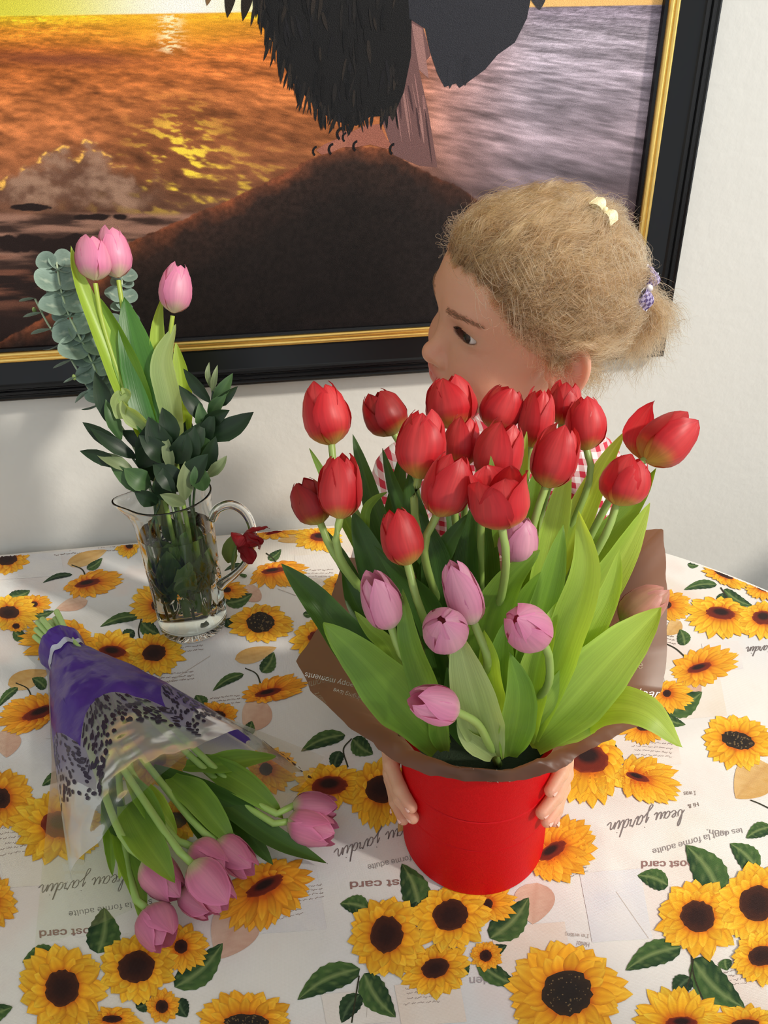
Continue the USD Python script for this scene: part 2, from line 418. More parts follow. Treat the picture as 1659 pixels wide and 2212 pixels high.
def feather(x, y, ang, L, w, bend=0.0):
    s = np.linspace(0, 1, 9); a = math.radians(ang)
    d = np.array([math.sin(a), math.cos(a)]); e = np.array([d[1], -d[0]])
    c = np.array([x, y]) + s[:, None] * L * d + (bend * s ** 2)[:, None] * L * e
    h = (w * np.sin(np.pi * np.clip(s * .86 + .14, 0, 1)) ** .8)[:, None] * e
    return np.vstack([c - h, (c + h)[::-1]])


pr = np.random.default_rng(5)
printed('stump', [[(884, 40), (914, 58), (930, 120), (905, 150), (925, 240), (945, 362), (905, 358), (850, 335), (826, 262), (868, 200), (880, 120)]], [(112, 80, 78)], .00012)
printed('stump_grain', [feather(855 + i * 6.5 + pr.uniform(-3, 3), 190 + pr.uniform(-30, 60), 8 + pr.uniform(-3, 4), pr.uniform(60, 130), pr.uniform(1, 3)) for i in range(11)]
        + [[(889, 50), (912, 62), (926, 170), (905, 150)]], [(150, 108, 104), (74, 52, 54), (160, 118, 112)], .0002)
wing = [(862, -400), (884, 40), (918, 62), (928, 110), (945, 160), (960, 188), (985, 180), (992, 190), (1010, 178), (1048, 150), (1075, 118), (1112, 92), (1138, 40), (1147, -5), (1150, -400)]
body = [(535, -400), (548, 10), (566, 55), (590, 92), (612, 140), (632, 178), (662, 210), (690, 240), (725, 262), (770, 272), (800, 252), (850, 250), (872, 200), (888, 120), (895, -400)]
printed('bird_body', [body, wing], [(24, 23, 24), (46, 46, 52)], .0003, 'dark plumage of the printed bird', 0)
fe = []
for i in range(120):              # the ragged edge of the plumage
    k = pr.uniform(0, 1); path = np.array([(552, -30), (566, 55), (600, 120), (640, 185), (690, 240), (740, 262), (800, 250), (850, 240)])
    x = np.interp(k * 7, range(8), path[:, 0]); y = np.interp(k * 7, range(8), path[:, 1])
    fe.append(feather(x + pr.uniform(-4, 14), y - pr.uniform(0, 22), pr.uniform(-14, 10) - (1 - k) * 6, pr.uniform(34, 62) * (1 - .25 * k), pr.uniform(1.6, 4.2), pr.uniform(-.15, .15)))
for i in range(90):               # feathers over the body
    x = pr.uniform(560, 860); y = pr.uniform(-60, 200)
    if y < (x - 560) * .9 + 20 or x > 640: fe.append(feather(x, min(y, 215), pr.uniform(-16, 16), pr.uniform(30, 70), pr.uniform(2, 5), pr.uniform(-.1, .1)))
fe_ = printed('feathers', fe, [(22, 21, 22), (34, 31, 30), (18, 18, 20), (44, 38, 34), (28, 27, 30)], .0004, 'ragged feathers of the printed bird'); tag(fe_, kind='stuff')
for _f, _c in zip([feather(505, -60, -8, 100, 13), feather(545, -60, -11, 108, 13), feather(458, -40, -12, 54, 9), feather(1158, -50, 6, 72, 20), feather(1008, 120, -3, 66, 9), feather(978, 130, -6, 62, 8)],
        [(44, 36, 28), (38, 31, 26), (120, 92, 62), (56, 54, 58), (44, 44, 50), (46, 46, 52)]): printed('feather', [_f], [_c], .00045)
printed('foot', [[(682, 325), (700, 312), (728, 300), (736, 283), (760, 284), (790, 270), (820, 268), (835, 300), (850, 318), (836, 322), (800, 312), (770, 318), (740, 318), (715, 330), (695, 334)],
                 [(700, 318), (722, 306), (748, 300), (748, 316), (720, 326)]], [(150, 92, 76), (172, 108, 88)], .00035, 'scaly pink foot of the printed bird')
ta = []
for (x, y, s) in ((676, 318, 1), (710, 312, 1.2), (763, 306, 1.1), (842, 312, 1.2), (728, 278, 1.3), (740, 288, 1)):
    th = np.linspace(.1, 2.6, 9); o = np.stack([x + 9 * s - 11 * s * np.sin(th), y + 9 * s - 12 * s * np.cos(th)], 1); i_ = np.stack([x + 9 * s - 6.5 * s * np.sin(th), y + 9 * s - 7.5 * s * np.cos(th)], 1)
    ta.append(np.vstack([o, i_[::-1]]))
for _t in ta: printed('talon', [_t], [(22, 18, 20)], .00048)

# ------------------------------------------------------------------ the oval table and its printed cloth
def table_outline(grow=0.0, n=140):
    a, b, cx, cy = .62 + grow, .62 + grow, .10, .42
    th = np.linspace(-np.pi / 2, np.pi / 2, n)
    right = np.stack([cx + a * np.cos(th), cy + b * np.sin(th)], 1)
    left = np.stack([-.95 - a * np.cos(th), cy + b * np.sin(th)], 1)[::-1]
    return np.vstack([right, left])


M_wood = mat('table_wood', srgb(112, 76, 48), rough=.4, grain=(14, .25))
tb = thing('dining_table', 'oval wooden dining table hidden under the sunflower tablecloth', 'table', (-.4, .42, 0))
top = trimesh.creation.extrude_polygon(sg.Polygon(table_outline(-.02)), .028, engine='earcut'); top.apply_translation((0, 0, TABLE - .032))
tmesh('tabletop', top, M_wood, tb)
for (lx, ly) in ((-1.05, .12), (-1.05, .72), (.25, .12), (.25, .72)):
    v, f = lathe([(0, 0), (.022, 0), (.026, .02), (.03, .3), (.036, .6), (.04, TABLE - .033), (0, TABLE - .033)], 20)
    mesh('leg', v + V3(lx, ly, 0), f, M_wood, tb, 40)


def cloth_h(x, y):
    """Height of the cloth over the table top: faint folds and creases."""
    x, y = np.asarray(x, float), np.asarray(y, float)
    h = (fbm(np.stack([x * 5, y * 5, 0 * x], -1), 3, 3) - .5) * .0022
    def crease(p, q, w, a):
        d = np.array(q) - p; L = np.hypot(*d); d = d / L
        s = (x - p[0]) * d[0] + (y - p[1]) * d[1]; r = -(x - p[0]) * d[1] + (y - p[1]) * d[0]
        return a * np.exp(-(r / w) ** 2) * smooth01(-.02, .05, s) * (1 - smooth01(L - .08, L + .02, s))
    for a, b, w, k in (((1250, 1720), (1640, 1840), .016, .0034), ((1200, 1735), (1560, 1990), .012, .0016), ((1290, 1760), (1330, 2000), .012, .0014), ((640, 1515), (480, 1530), .010, .0016),
                       ((1350, 1660), (1659, 1520), .016, .0012), ((60, 1880), (420, 1700), .014, .0010), ((1180, 1900), (1380, 2090), .010, .0012), ((720, 2010), (640, 2212), .012, .0012)):
        h = h + crease(onz(*a)[:2], onz(*b)[:2], w, k)
    return h + .0018


step = .0052
gxx, gyy = np.meshgrid(np.arange(-.85, .74, step), np.arange(.06, 1.05, step))
pin = sg.Polygon(table_outline(-.006))
pts = np.stack([gxx.ravel(), gyy.ravel()], 1)
pts = pts[shapely.contains_xy(pin, pts[:, 0], pts[:, 1])]
far = np.stack([a.ravel() for a in np.meshgrid(np.arange(-1.6, -.86, .03), np.arange(-.22, 1.06, .03))], 1)
far2 = np.stack([a.ravel() for a in np.meshgrid(np.arange(-.84, .74, .03), np.arange(-.22, .055, .03))], 1)
far = np.vstack([far, far2]); far = far[shapely.contains_xy(sg.Polygon(table_outline(-.02)), far[:, 0], far[:, 1])]
rim = table_outline(0.0, 260)
pts = np.vstack([rim, pts, far])
from scipy.spatial import Delaunay
tri = Delaunay(pts).simplices
cen = pts[tri].mean(1); tri = tri[shapely.contains_xy(sg.Polygon(rim).buffer(1e-6), cen[:, 0], cen[:, 1])]
z = TABLE + cloth_h(pts[:, 0], pts[:, 1])
v3 = np.c_[pts, z]; nr = len(rim)
_a = v3[tri[:, 1]] - v3[tri[:, 0]]; _b = v3[tri[:, 2]] - v3[tri[:, 0]]
fl = np.cross(_a, _b)[:, 2] < 0; tri[fl] = tri[fl][:, ::-1]
rn = np.gradient(rim, axis=0); rn = np.stack([rn[:, 1], -rn[:, 0]], 1); rn /= np.linalg.norm(rn, axis=1, keepdims=True) + 1e-9
rows, fs = [v3], [tri]; prev = np.arange(nr); cnt = len(v3); arc = np.linspace(0, 60, nr)
for k, (o, d) in enumerate(((.003, .001), (.0045, .004), (.005, .009), (.005, .03), (.005, .08), (.005, .14), (.005, .20))):
    room = rim[:, 1] + rn[:, 1] * .02 < WY - .012
    amp = np.where(rim[:, 1] > .95, 0, .010 * min(1, d / .1)) * np.sin(arc * 2.1)
    p = rim + rn * (np.minimum(o, .004 + .02 * (rim[:, 1] < 1)) + amp)[:, None]; p[:, 1] = np.minimum(p[:, 1], WY - .004)
    rows.append(np.c_[p, np.full(nr, TABLE - d) + (z[:nr] - TABLE) * (k == 0)])
    cur = cnt + np.arange(nr); cnt += nr
    a, b = prev, cur; a2, b2 = np.roll(prev, -1), np.roll(cur, -1)
    fs += [np.stack([a, b, b2], 1), np.stack([a, b2, a2], 1)]; prev = cur
cv = np.vstack(rows)
# printed ground of the cloth: off-white with faint washes of beige, rose and grey
q3 = np.c_[cv[:, :2], 0 * cv[:, 0]]
g1, g2, g3 = fbm(q3 * 6, 4, 71), fbm(q3 * 14, 4, 72), fbm(q3 * 3, 3, 73)
cc = np.ones((len(cv), 3)) * srgb(232, 227, 220)
cc = lerp(cc, np.ones_like(cc) * srgb(222, 208, 190), smooth01(.48, .68, g1) * .75)
cc = lerp(cc, np.ones_like(cc) * srgb(214, 216, 220), smooth01(.5, .7, g3) * .6)
cc = lerp(cc, np.ones_like(cc) * srgb(228, 205, 196), smooth01(.55, .75, g2) * .4)
M_cloth = mat('cloth_cotton', rough=.8, spec=.25, col=True, sheen=.05, weave=(2000, .00005))
cloth = thing('tablecloth', 'off-white cotton tablecloth printed with sunflowers, leaves and old handwriting', 'tablecloth', (-.4, .42, TABLE))
mesh('cotton', cv, np.vstack(fs), M_cloth, cloth, True, col=cc, label='woven cotton ground of the cloth')


def lay(p, lift):                 # sheet pixels of the print -> points on the cloth
    p = np.asarray(p, float)
    q = np.array([onz(a, b) for a, b in p]) if len(p) else np.zeros((0, 3))
    q[:, 2] = TABLE + cloth_h(q[:, 0], q[:, 1]) + lift
    return q


LIFT = [.00030]


def nextlift(k=2e-6):
    LIFT[0] += k; return LIFT[0]


def clipped(v, f, c):             # keep only what lies on the table
    ok = shapely.contains_xy(sg.Polygon(table_outline(-.003)), v[:, 0], v[:, 1])
    f = f[ok[f].all(1)]; used = np.unique(f); mp = np.zeros(len(v), int); mp[used] = np.arange(len(used))
    return v[used], mp[f], np.asarray(c)[used]


# faint printed panels of old paper
pan = np.random.default_rng(3)
for (x, y, w, h, colr) in ((60, 1225, 150, 50, (216, 212, 214)), (330, 1330, 90, 70, (214, 214, 220)), (90, 1850, 180, 130, (226, 214, 196)), (250, 1940, 200, 160, (228, 222, 216)), (620, 1950, 150, 130, (214, 212, 216)),
                            (1150, 2060, 160, 120, (226, 206, 188)), (930, 2170, 140, 90, (226, 206, 188)), (1330, 1960, 130, 150, (214, 214, 220)), (1500, 1500, 120, 110, (228, 214, 196)), (1590, 2150, 130, 80, (226, 202, 188)),
                            (1380, 1625, 170, 70, (222, 206, 194)), (700, 1225, 120, 50, (222, 214, 208)), (1100, 1840, 100, 80, (226, 214, 200)), (640, 1760, 140, 90, (222, 210, 206)), (500, 1620, 120, 70, (226, 212, 196)), (1560, 1420, 80, 60, (218, 212, 212)), (770, 2180, 140, 70, (224, 214, 204))):
    nx_ = np.linspace(-.5, .5, 9); gx_, gy_ = np.meshgrid(nx_, nx_); s = .18
    pv = lay(np.stack([x + w * gx_.ravel() + s * h * gy_.ravel(), y + h * gy_.ravel() - .07 * w * gx_.ravel()], 1), nextlift())
    n_ = fbm(pv * 60, 3, 8); ck = lerp(np.ones((81, 3)) * srgb(*colr), np.ones((81, 3)) * srgb(236, 230, 222), n_ * .8)
    pv, pf, ck = clipped(pv, grid_faces(9, 9), ck)
    mesh('printed_panel', pv, pf, M_cloth, cloth, True, col=ck)


def sunflower(cx, cy, rx, ry, dx, dy, drx, dry, ang=0, kind='brown', seed=0, n=17, squash=0.0, hue=0.0):
    """A printed sunflower: centre, outer radii, disc centre and disc radii, turn (degrees). kind: brown / red / dark. squash > 0: seen from the side."""
    r = np.random.default_rng(seed + 100); a = math.radians(ang); ca, sa = math.cos(a), math.sin(a)
    def tp(P): return np.stack([cx + ca * P[:, 0] - sa * P[:, 1], cy + sa * P[:, 0] + ca * P[:, 1]], 1)
    ox, oy = ca * (dx - cx) + sa * (dy - cy), -sa * (dx - cx) + ca * (dy - cy)
    vs, fs, cs, m = [], [], [], 0
    base = lerp(srgb(212, 96, 14), srgb(200, 76, 14), np.array(hue)); mid = lerp(srgb(248, 184, 36), srgb(238, 146, 32), np.array(hue)); tipc = lerp(srgb(254, 218, 70), srgb(246, 182, 54), np.array(hue))
    lift = .00056 + 1.3e-4 * (seed % 6)
    for ring, (rad, cnt) in enumerate(((1.0, n), (.93, n), (.74, int(n * .8)))):
        for k in range(cnt):
            th = 2 * np.pi * (k + .5 * ring + r.uniform(-.22, .22)) / cnt
            Lp = rad * r.uniform(.88, 1.08); hw = r.uniform(.17, .23) * (1.05 if ring < 2 else .8); bend = r.uniform(-.22, .22)
            s = np.linspace(0, 1, 7)[:, None]; w = np.linspace(-1, 1, 5)[None]
            e = np.array([ox + drx * .8 * np.cos(th), oy + dry * .8 * np.sin(th)]); t = np.array([rx * Lp * np.cos(th + bend * .3), ry * Lp * np.sin(th + bend * .3)])
            d = t - e; nrm = np.array([-d[1], d[0]]) / (np.hypot(*d) + 1e-6)
            width = hw * math.sqrt(rx * ry) * np.hypot(rx * np.sin(th), ry * np.cos(th)) / max(rx, ry) * .95 + 1.2
            prof = np.sin(np.pi * np.clip(.16 + .84 * s, 0, 1)) ** .75
            X = e[0] + d[0] * s + nrm[0] * (w * prof * width + bend * .25 * s ** 2 * np.hypot(*d)); Y = e[1] + d[1] * s + nrm[1] * (w * prof * width + bend * .25 * s ** 2 * np.hypot(*d))
            pv = lay(tp(np.stack([X.ravel(), Y.ravel()], 1)), lift + ring * 3e-5 + k * 1.2e-6)
            tone = r.uniform(.82, 1.1); S = np.repeat(s, 5, 1); W_ = np.repeat(w, 7, 0)
            c0 = lerp(np.ones((7, 5, 3)) * base, np.ones((7, 5, 3)) * mid, smooth01(.05, .5, S)); c0 = lerp(c0, np.ones((7, 5, 3)) * tipc, smooth01(.5, 1, S) * r.uniform(.3, 1))
            c0 = lerp(c0, np.ones((7, 5, 3)) * srgb(186, 84, 16), (np.abs(W_) > .9) * .55 * (.4 + .6 * (S < .95)))
            c0 = lerp(c0, np.ones((7, 5, 3)) * srgb(206, 108, 18), (np.abs(W_) < .1) * .38 * (1 - S * .4)) * tone
            vs.append(pv); fs.append(grid_faces(7, 5) + m); cs.append(c0.reshape(-1, 3)); m += 35
    dc = dict(brown=((44, 22, 18), (62, 30, 20), (92, 48, 22)), red=((40, 20, 18), (112, 36, 20), (150, 60, 26)), dark=((36, 30, 26), (44, 34, 26), (60, 42, 26)))[kind]
    rr = np.linspace(0, 1, 7)[:, None]; tt = np.linspace(0, 2 * np.pi, 32, endpoint=False)[None]
    rag = 1 + .07 * r.uniform(-1, 1, (1, 32)) * rr
    inner = (ox + .12 * (ox if kind == 'red' else 0), oy - (.22 * dry if kind == 'red' else 0))
    X = ox + drx * rr * rag * np.cos(tt); Y = oy + dry * rr * rag * np.sin(tt)
    pv = lay(tp(np.stack([X.ravel(), Y.ravel()], 1)), lift + 1e-4)
    S = np.repeat(rr, 32, 1) + r.uniform(-.09, .09, (7, 32)); dist = np.hypot((X - inner[0]) / drx, (Y - inner[1]) / dry) if kind == 'red' else S
    ck = lerp(np.ones((7, 32, 3)) * srgb(*dc[0]), np.ones((7, 32, 3)) * srgb(*dc[1]), smooth01(.38, .7, dist)); ck = lerp(ck, np.ones((7, 32, 3)) * srgb(*dc[2]), smooth01(.88, 1.02, S))
    vs.append(pv); fs.append(grid_faces(7, 32, True) + m); cs.append(ck.reshape(-1, 3)); m += len(pv)
    if kind == 'dark' and rx > 60:                                    # pale specks of the seed head
        for _ in range(46):
            th, rd = r.uniform(0, 2 * np.pi), math.sqrt(r.uniform(.02, .8)); w = r.uniform(.9, 2.2); h_ = np.linspace(0, 2 * np.pi, 6, endpoint=False)
            P = np.stack([ox + drx * rd * np.cos(th) + w * np.cos(h_), oy + dry * rd * np.sin(th) + w * np.sin(h_)], 1)
            pv = lay(tp(P), lift + 1.15e-4); vs.append(pv); fs.append(np.array([[0, 1, 2, 3], [0, 3, 4, 5]]) + m); cs.append(np.ones((6, 3)) * srgb(112, 92, 62)); m += 6
    v, f, c = clipped(np.vstack(vs), np.vstack(fs), np.vstack(cs))
    if len(f): mesh('printed_sunflower', v, f, M_cloth, cloth, True, col=np.clip(c, 0, 1))


def leaf_print(bx, by, tx, ty, w, kind='green', seed=0, teeth=True, bend=.08):
    r = np.random.default_rng(seed + 500); s = np.linspace(0, 1, 15)[:, None]; ww = np.linspace(-1, 1, 9)[None]
    d = np.array([tx - bx, ty - by], float); L = np.hypot(*d); nrm = np.array([-d[1], d[0]]) / L
    prof = (np.sin(np.pi * s ** .72) ** .8) * (1 + (.10 * ((np.arange(15) % 2) - .5))[:, None] * (np.abs(ww) > .95) * teeth)
    off = ww * prof * w / 2 + bend * L * np.sin(np.pi * s)
    X = bx + d[0] * s + nrm[0] * off; Y = by + d[1] * s + nrm[1] * off
    S, W_ = np.repeat(s, 9, 1), np.repeat(ww, 15, 0)
    if kind == 'green': A, B, C_ = srgb(30, 58, 34), srgb(74, 104, 52), srgb(132, 150, 92)
    elif kind == 'dark': A, B, C_ = srgb(24, 44, 30), srgb(46, 72, 42), srgb(90, 110, 76)
    elif kind == 'rose': A, B, C_ = srgb(206, 164, 142), srgb(222, 190, 166), srgb(196, 146, 122)
    else: A, B, C_ = srgb(204, 158, 88), srgb(222, 184, 124), srgb(190, 140, 80)
    vein = (np.abs(W_) < .01) * .75 + (np.abs(np.mod(S * 6 + np.abs(W_) * -1.1, 1) - .5) > .40) * .3
    ck = lerp(np.ones((15, 9, 3)) * A, np.ones((15, 9, 3)) * B, np.clip(.5 + .45 * W_ + r.uniform(-.25, .25, W_.shape), 0, 1)); ck = lerp(ck, np.ones((15, 9, 3)) * C_, np.clip(vein, 0, .8) * (kind in ('green', 'dark') or .5))
    v, f, c = clipped(lay(np.stack([X.ravel(), Y.ravel()], 1), nextlift()), grid_faces(15, 9), ck.reshape(-1, 3))
    if len(f): mesh('printed_leaf', v, f, M_cloth, cloth, True, col=c)


def ink(polylines, w, colr, name='printed_lettering', label=None):
    """Thin printed strokes (sheet pixels)."""
    vs, fs, m = [], [], 0; lift = nextlift()
    for pl in polylines:
        pl = np.asarray(pl, float)
        if len(pl) < 2: continue
        t = np.gradient(pl, axis=0); t /= np.linalg.norm(t, axis=1, keepdims=True) + 1e-9; nn = np.stack([-t[:, 1], t[:, 0]], 1) * w / 2
        nn *= (.55 + .45 * np.abs(t[:, 1:2]))
        vs.append(lay(np.vstack([pl - nn, pl + nn]), lift)); k = len(pl); i = np.arange(k - 1)
        fs.append(np.stack([i, i + 1, k + i + 1, k + i], 1) + m); m += 2 * k
    v, f = np.vstack(vs), np.vstack(fs); ck = np.ones((len(v), 3)) * srgb(*colr)
    v, f, ck = clipped(v, f, ck)
    if len(f): mesh(name, v, f, M_cloth, cloth, True, col=ck, label=label)


def basis(x0, y0, x1, y1, up, slant=0.0):
    """Map of text units (x: 0..1 along the line, y in pixels up) onto the sheet; the line runs from (x0, y0) to (x1, y1)."""
    d = np.array([x1 - x0, y1 - y0], float); L = np.hypot(*d); n = np.array([d[1], -d[0]]) / L
    return lambda P: np.array([x0, y0]) + np.outer(P[:, 0], d) + np.outer(P[:, 1] * up, n) + np.outer(P[:, 1] * up * slant, d / L)


def words(text, x0, y0, x1, y1, h, colr, slant=0.0, bold=False, label=None):
    t = meshkit.text_mesh(text, 1.0, .01, bold)
    v = np.array(t.vertices); n = np.array(t.face_normals)[:, 2]; f = np.array(t.faces)[n > .9]
    P = v[:, :2].copy(); wd = P[:, 0].max(); P[:, 0] /= wd
    sp = basis(x0, y0, x1, y1, h, slant)(P)
    pv = lay(sp, nextlift()); ck = np.ones((len(v), 3)) * srgb(*colr)
    pv, f, ck = clipped(pv, f, ck)
    if len(f): mesh('printed_lettering', pv, f[:, ::-1], M_cloth, cloth, True, col=ck, label=label)


# cursive strokes, x in em, y in x-heights
CUR = {
 'b': (.55, [[(.0, .1), (.18, .8), (.34, 1.9), (.28, 2.2), (.18, 1.9), (.14, .8), (.2, .05), (.36, .0), (.46, .4), (.42, .9), (.6, .85)]]),
 'e': (.5, [[(.0, .3), (.25, .55), (.33, .85), (.22, 1.0), (.1, .7), (.12, .2), (.28, .0), (.5, .3)]]),
 'a': (.62, [[(.4, .85), (.25, 1.0), (.08, .6), (.1, .1), (.24, .03), (.4, .5), (.46, .95), (.42, .3), (.46, .02), (.62, .3)]]),
 'u': (.66, [[(.0, .4), (.12, .95), (.1, .3), (.18, .0), (.34, .3), (.46, .95), (.42, .3), (.5, .0), (.66, .3)]]),
 'j': (.4, [[(.0, .4), (.16, .95), (.12, -.2), (.02, -1.1), (-.14, -1.2), (-.12, -.8), (.18, -.1), (.4, .35)], [(.17, 1.4), (.2, 1.45)]]),
 'r': (.45, [[(.0, .35), (.12, .95), (.16, 1.08), (.2, .85), (.36, .9), (.32, .2), (.45, .3)]]),
 'd': (.66, [[(.4, .85), (.25, 1.0), (.08, .6), (.1, .1), (.24, .03), (.4, .6), (.56, 2.1), (.44, .4), (.48, .02), (.66, .3)]]),
 'i': (.36, [[(.0, .35), (.14, .95), (.1, .25), (.18, .0), (.36, .3)], [(.16, 1.4), (.19, 1.46)]]),
 'n': (.7, [[(.0, .3), (.1, .95), (.08, .1), (.2, .7), (.34, 1.0), (.4, .7), (.4, .15), (.5, .0), (.7, .35)]]),
 ' ': (.4, [])}


def cursive(text, x0, y0, x1, y1, h, colr, w=2.0, label=None):
    x, strokes = 0.0, []
    for ch in text:
        adv, sl = CUR[ch]
        for s in sl:
            c = bez(np.array(s), 26) if len(s) > 2 else np.array(s)
            strokes.append(c + V3(x, 0))
        x += adv
    m = basis(x0, y0, x1, y1, h, .38)
    ink([m(np.c_[s[:, 0] / x, s[:, 1]]) for s in strokes], w, colr, label=label)


def scrawl(x0, y0, x1, y1, rows, gap, h, colr, seed=0, w=1.1):
    """Lines of unreadably small handwriting."""
    r = np.random.default_rng(seed); out = []
    d = np.array([x1 - x0, y1 - y0], float); L = np.hypot(*d); d /= L; n = np.array([-d[1], d[0]])
    for k in range(rows):
        t = 0.0; end = L * r.uniform(.75, 1)
        while t < end:
            wl = r.uniform(2.2, 5) * h; s = np.linspace(0, wl, int(wl / h * 7) + 4)
            y = np.cumsum(r.uniform(-1, 1, len(s))) * .25 * h; y -= np.linspace(y[0], y[-1], len(s)); y = np.clip(y, -h * .8, h * .8) + .25 * h * np.sin(s / h * 4.2)
            out.append(np.array([x0, y0]) + np.outer(t + s, d) + np.outer(k * gap + y, n)); t += wl + h * .9
    ink(out, w, colr, 'printed_handwriting')


GREYI, ROSEI = (128, 118, 116), (150, 116, 110)
for a in ((1478, 1752, 1312, 1782, 17), (275, 1888, 86, 1915, 17), (905, 1776, 722, 1838, 17), (1712, 1392, 1612, 1400, 10)):
    cursive('beau jardin', *a, GREYI, 2.2, label='printed French words in slanted script')
words('les dont la forme adulte', 1602, 1792, 1408, 1838, 12, (150, 142, 140)); words('sont la forme adulte', 330, 1945, 149, 1972, 12, (128, 124, 124)); words('la forme adulte', 905, 1846, 794, 1871, 12, (150, 142, 140))
words('nion.', 1570, 1800, 1525, 1799, 11, (150, 142, 140))
words('post card', 1500, 1862, 1384, 1866, 15, ROSEI, bold=True); words('post card', 215, 2006, 86, 2014, 15, ROSEI, bold=True); words('post card', 905, 1900, 756, 1908, 15, ROSEI, bold=True)
words('garden', 1100, 2110, 1014, 2114, 17, (168, 158, 160))
words('Hello!', 1274, 2040, 1246, 2036, 10, (168, 150, 142)); words("I'm writing", 1272, 2022, 1220, 2018, 8, (176, 160, 150)); words('I was', 1502, 1712, 1476, 1714, 9, (128, 112, 104)); words('Hi &', 1508, 1736, 1484, 1742, 9, (128, 112, 104))
for k, a in enumerate(((1270, 1885, 1200, 1905, 6, 9, 3.2), (655, 1975, 560, 1998, 5, 10, 3.4), (60, 1840, 0, 1850, 7, 11, 3.6), (470, 1790, 380, 1800, 4, 9, 3), (1400, 1335, 1470, 1345, 8, 7, 2.4), (950, 2165, 880, 2170, 5, 11, 3.6), (1640, 2120, 1560, 2135, 6, 10, 3.6),
                       (1450, 1640, 1360, 1632, 4, 9, 3), (420, 1470, 330, 1478, 3, 8, 3), (250, 1190, 120, 1200, 3, 8, 2.4), (1520, 2010, 1480, 2060, 3, 12, 5), (440, 1405, 380, 1412, 2, 8, 3), (720, 1248, 640, 1250, 3, 7, 2.2), (520, 1520, 440, 1530, 3, 8, 2.6), (700, 1940, 640, 1950, 4, 9, 3), (1640, 1620, 1600, 1650, 3, 9, 3))):
    scrawl(*a, (150, 132, 124), seed=k)
for a in (((455, 1420), (330, 1500)), ((800, 2040), (792, 2200)), ((1180, 1930), (1160, 1960)), ((1330, 1930), (1400, 2030)), ((100, 1600), (180, 1590)), ((600, 1275), (640, 1290))):
    ink([np.linspace(a[0], a[1], 8)], 1.6, (200, 188, 178), 'printed_line')

for k, a in enumerate(((1160, 1910, 1150, 2000, 88, 'rose'), (540, 1955, 470, 2075, 105, 'rose'), (1659, 1655, 1588, 1728, 90, 'tan'), (508, 1428, 598, 1402, 34, 'tan'), (146, 1220, 232, 1190, 30, 'tan'), (18, 1482, 108, 1452, 42, 'tan'), (20, 1580, 15, 1640, 60, 'rose'),
                       (560, 1275, 530, 1300, 44, 'rose'), (660, 1160, 600, 1172, 24, 'tan'), (1475, 1475, 1505, 1525, 62, 'rose'), (575, 1520, 530, 1585, 66, 'rose'), (190, 1300, 120, 1320, 30, 'rose'), (1470, 1345, 1440, 1375, 32, 'tan'), (1300, 2212, 1280, 2240, 40, 'tan'), (905, 1740, 860, 1800, 40, 'tan'))):
    leaf_print(*a, seed=k, teeth=False, bend=.02)
for k, a in enumerate(((212, 2062, 226, 1963, 72), (128, 2068, 50, 2082, 50), (378, 2135, 482, 2040, 62), (385, 2160, 405, 2200, 40, 'dark'), (295, 2180, 330, 2160, 30, 'dark'), (778, 2095, 643, 2163, 58), (787, 2105, 855, 2200, 62), (778, 2150, 738, 2212, 44, 'dark'), (905, 1975, 868, 1868, 62), (885, 1990, 900, 1950, 40, 'dark'), (798, 1968, 735, 1955, 44),
                       (1058, 2030, 1142, 1942, 66), (1030, 2075, 1120, 2132, 44), (1040, 2060, 1095, 2045, 30, 'dark'), (1000, 2075, 1010, 2110, 26), (1556, 1945, 1480, 1830, 74), (1545, 1955, 1565, 1930, 40, 'dark'), (1442, 1918, 1376, 1895, 42), (1636, 1885, 1575, 1828, 50), (1470, 2050, 1350, 2100, 56), (1495, 2075, 1608, 2182, 74), (1490, 2115, 1455, 2155, 44, 'dark'),
                       (1565, 2075, 1570, 2100, 30), (1664, 1790, 1610, 1815, 34), (746, 1590, 650, 1626, 34), (762, 1598, 806, 1632, 42), (735, 1625, 722, 1668, 30, 'dark'), (1302, 1600, 1346, 1642, 30), (1438, 1540, 1516, 1498, 52), (1425, 1545, 1480, 1570, 26), (1548, 1266, 1477, 1277, 20), (1563, 1276, 1626, 1312, 24), (1560, 1284, 1562, 1312, 24, 'dark'), (1478, 1397, 1468, 1362, 30),
                       (1485, 1222, 1510, 1224, 12), (305, 1334, 217, 1357, 22), (305, 1346, 346, 1374, 34), (290, 1365, 265, 1392, 26, 'dark'), (157, 1243, 93, 1261, 12, 'dark'), (188, 1231, 222, 1207, 18), (20, 1292, 66, 1278, 26), (60, 1330, 118, 1322, 20), (30, 1365, 62, 1385, 26), (488, 1306, 546, 1286, 30), (490, 1340, 505, 1360, 22, 'dark'), (580, 1212, 608, 1190, 20), (525, 1222, 485, 1236, 10, 'dark'),
                       (527, 1460, 460, 1496, 20), (566, 1456, 592, 1412, 32), (437, 1532, 424, 1505, 34), (142, 1676, 92, 1701, 24), (40, 1488, -4, 1532, 18), (100, 1490, 70, 1468, 26), (655, 1330, 680, 1328, 14), (530, 1590, 545, 1560, 26), (595, 1690, 560, 1720, 28, 'dark'), (1180, 1590, 1200, 1560, 20))):
    leaf_print(*a[:5], kind=a[5] if len(a) > 5 else 'green', seed=k)
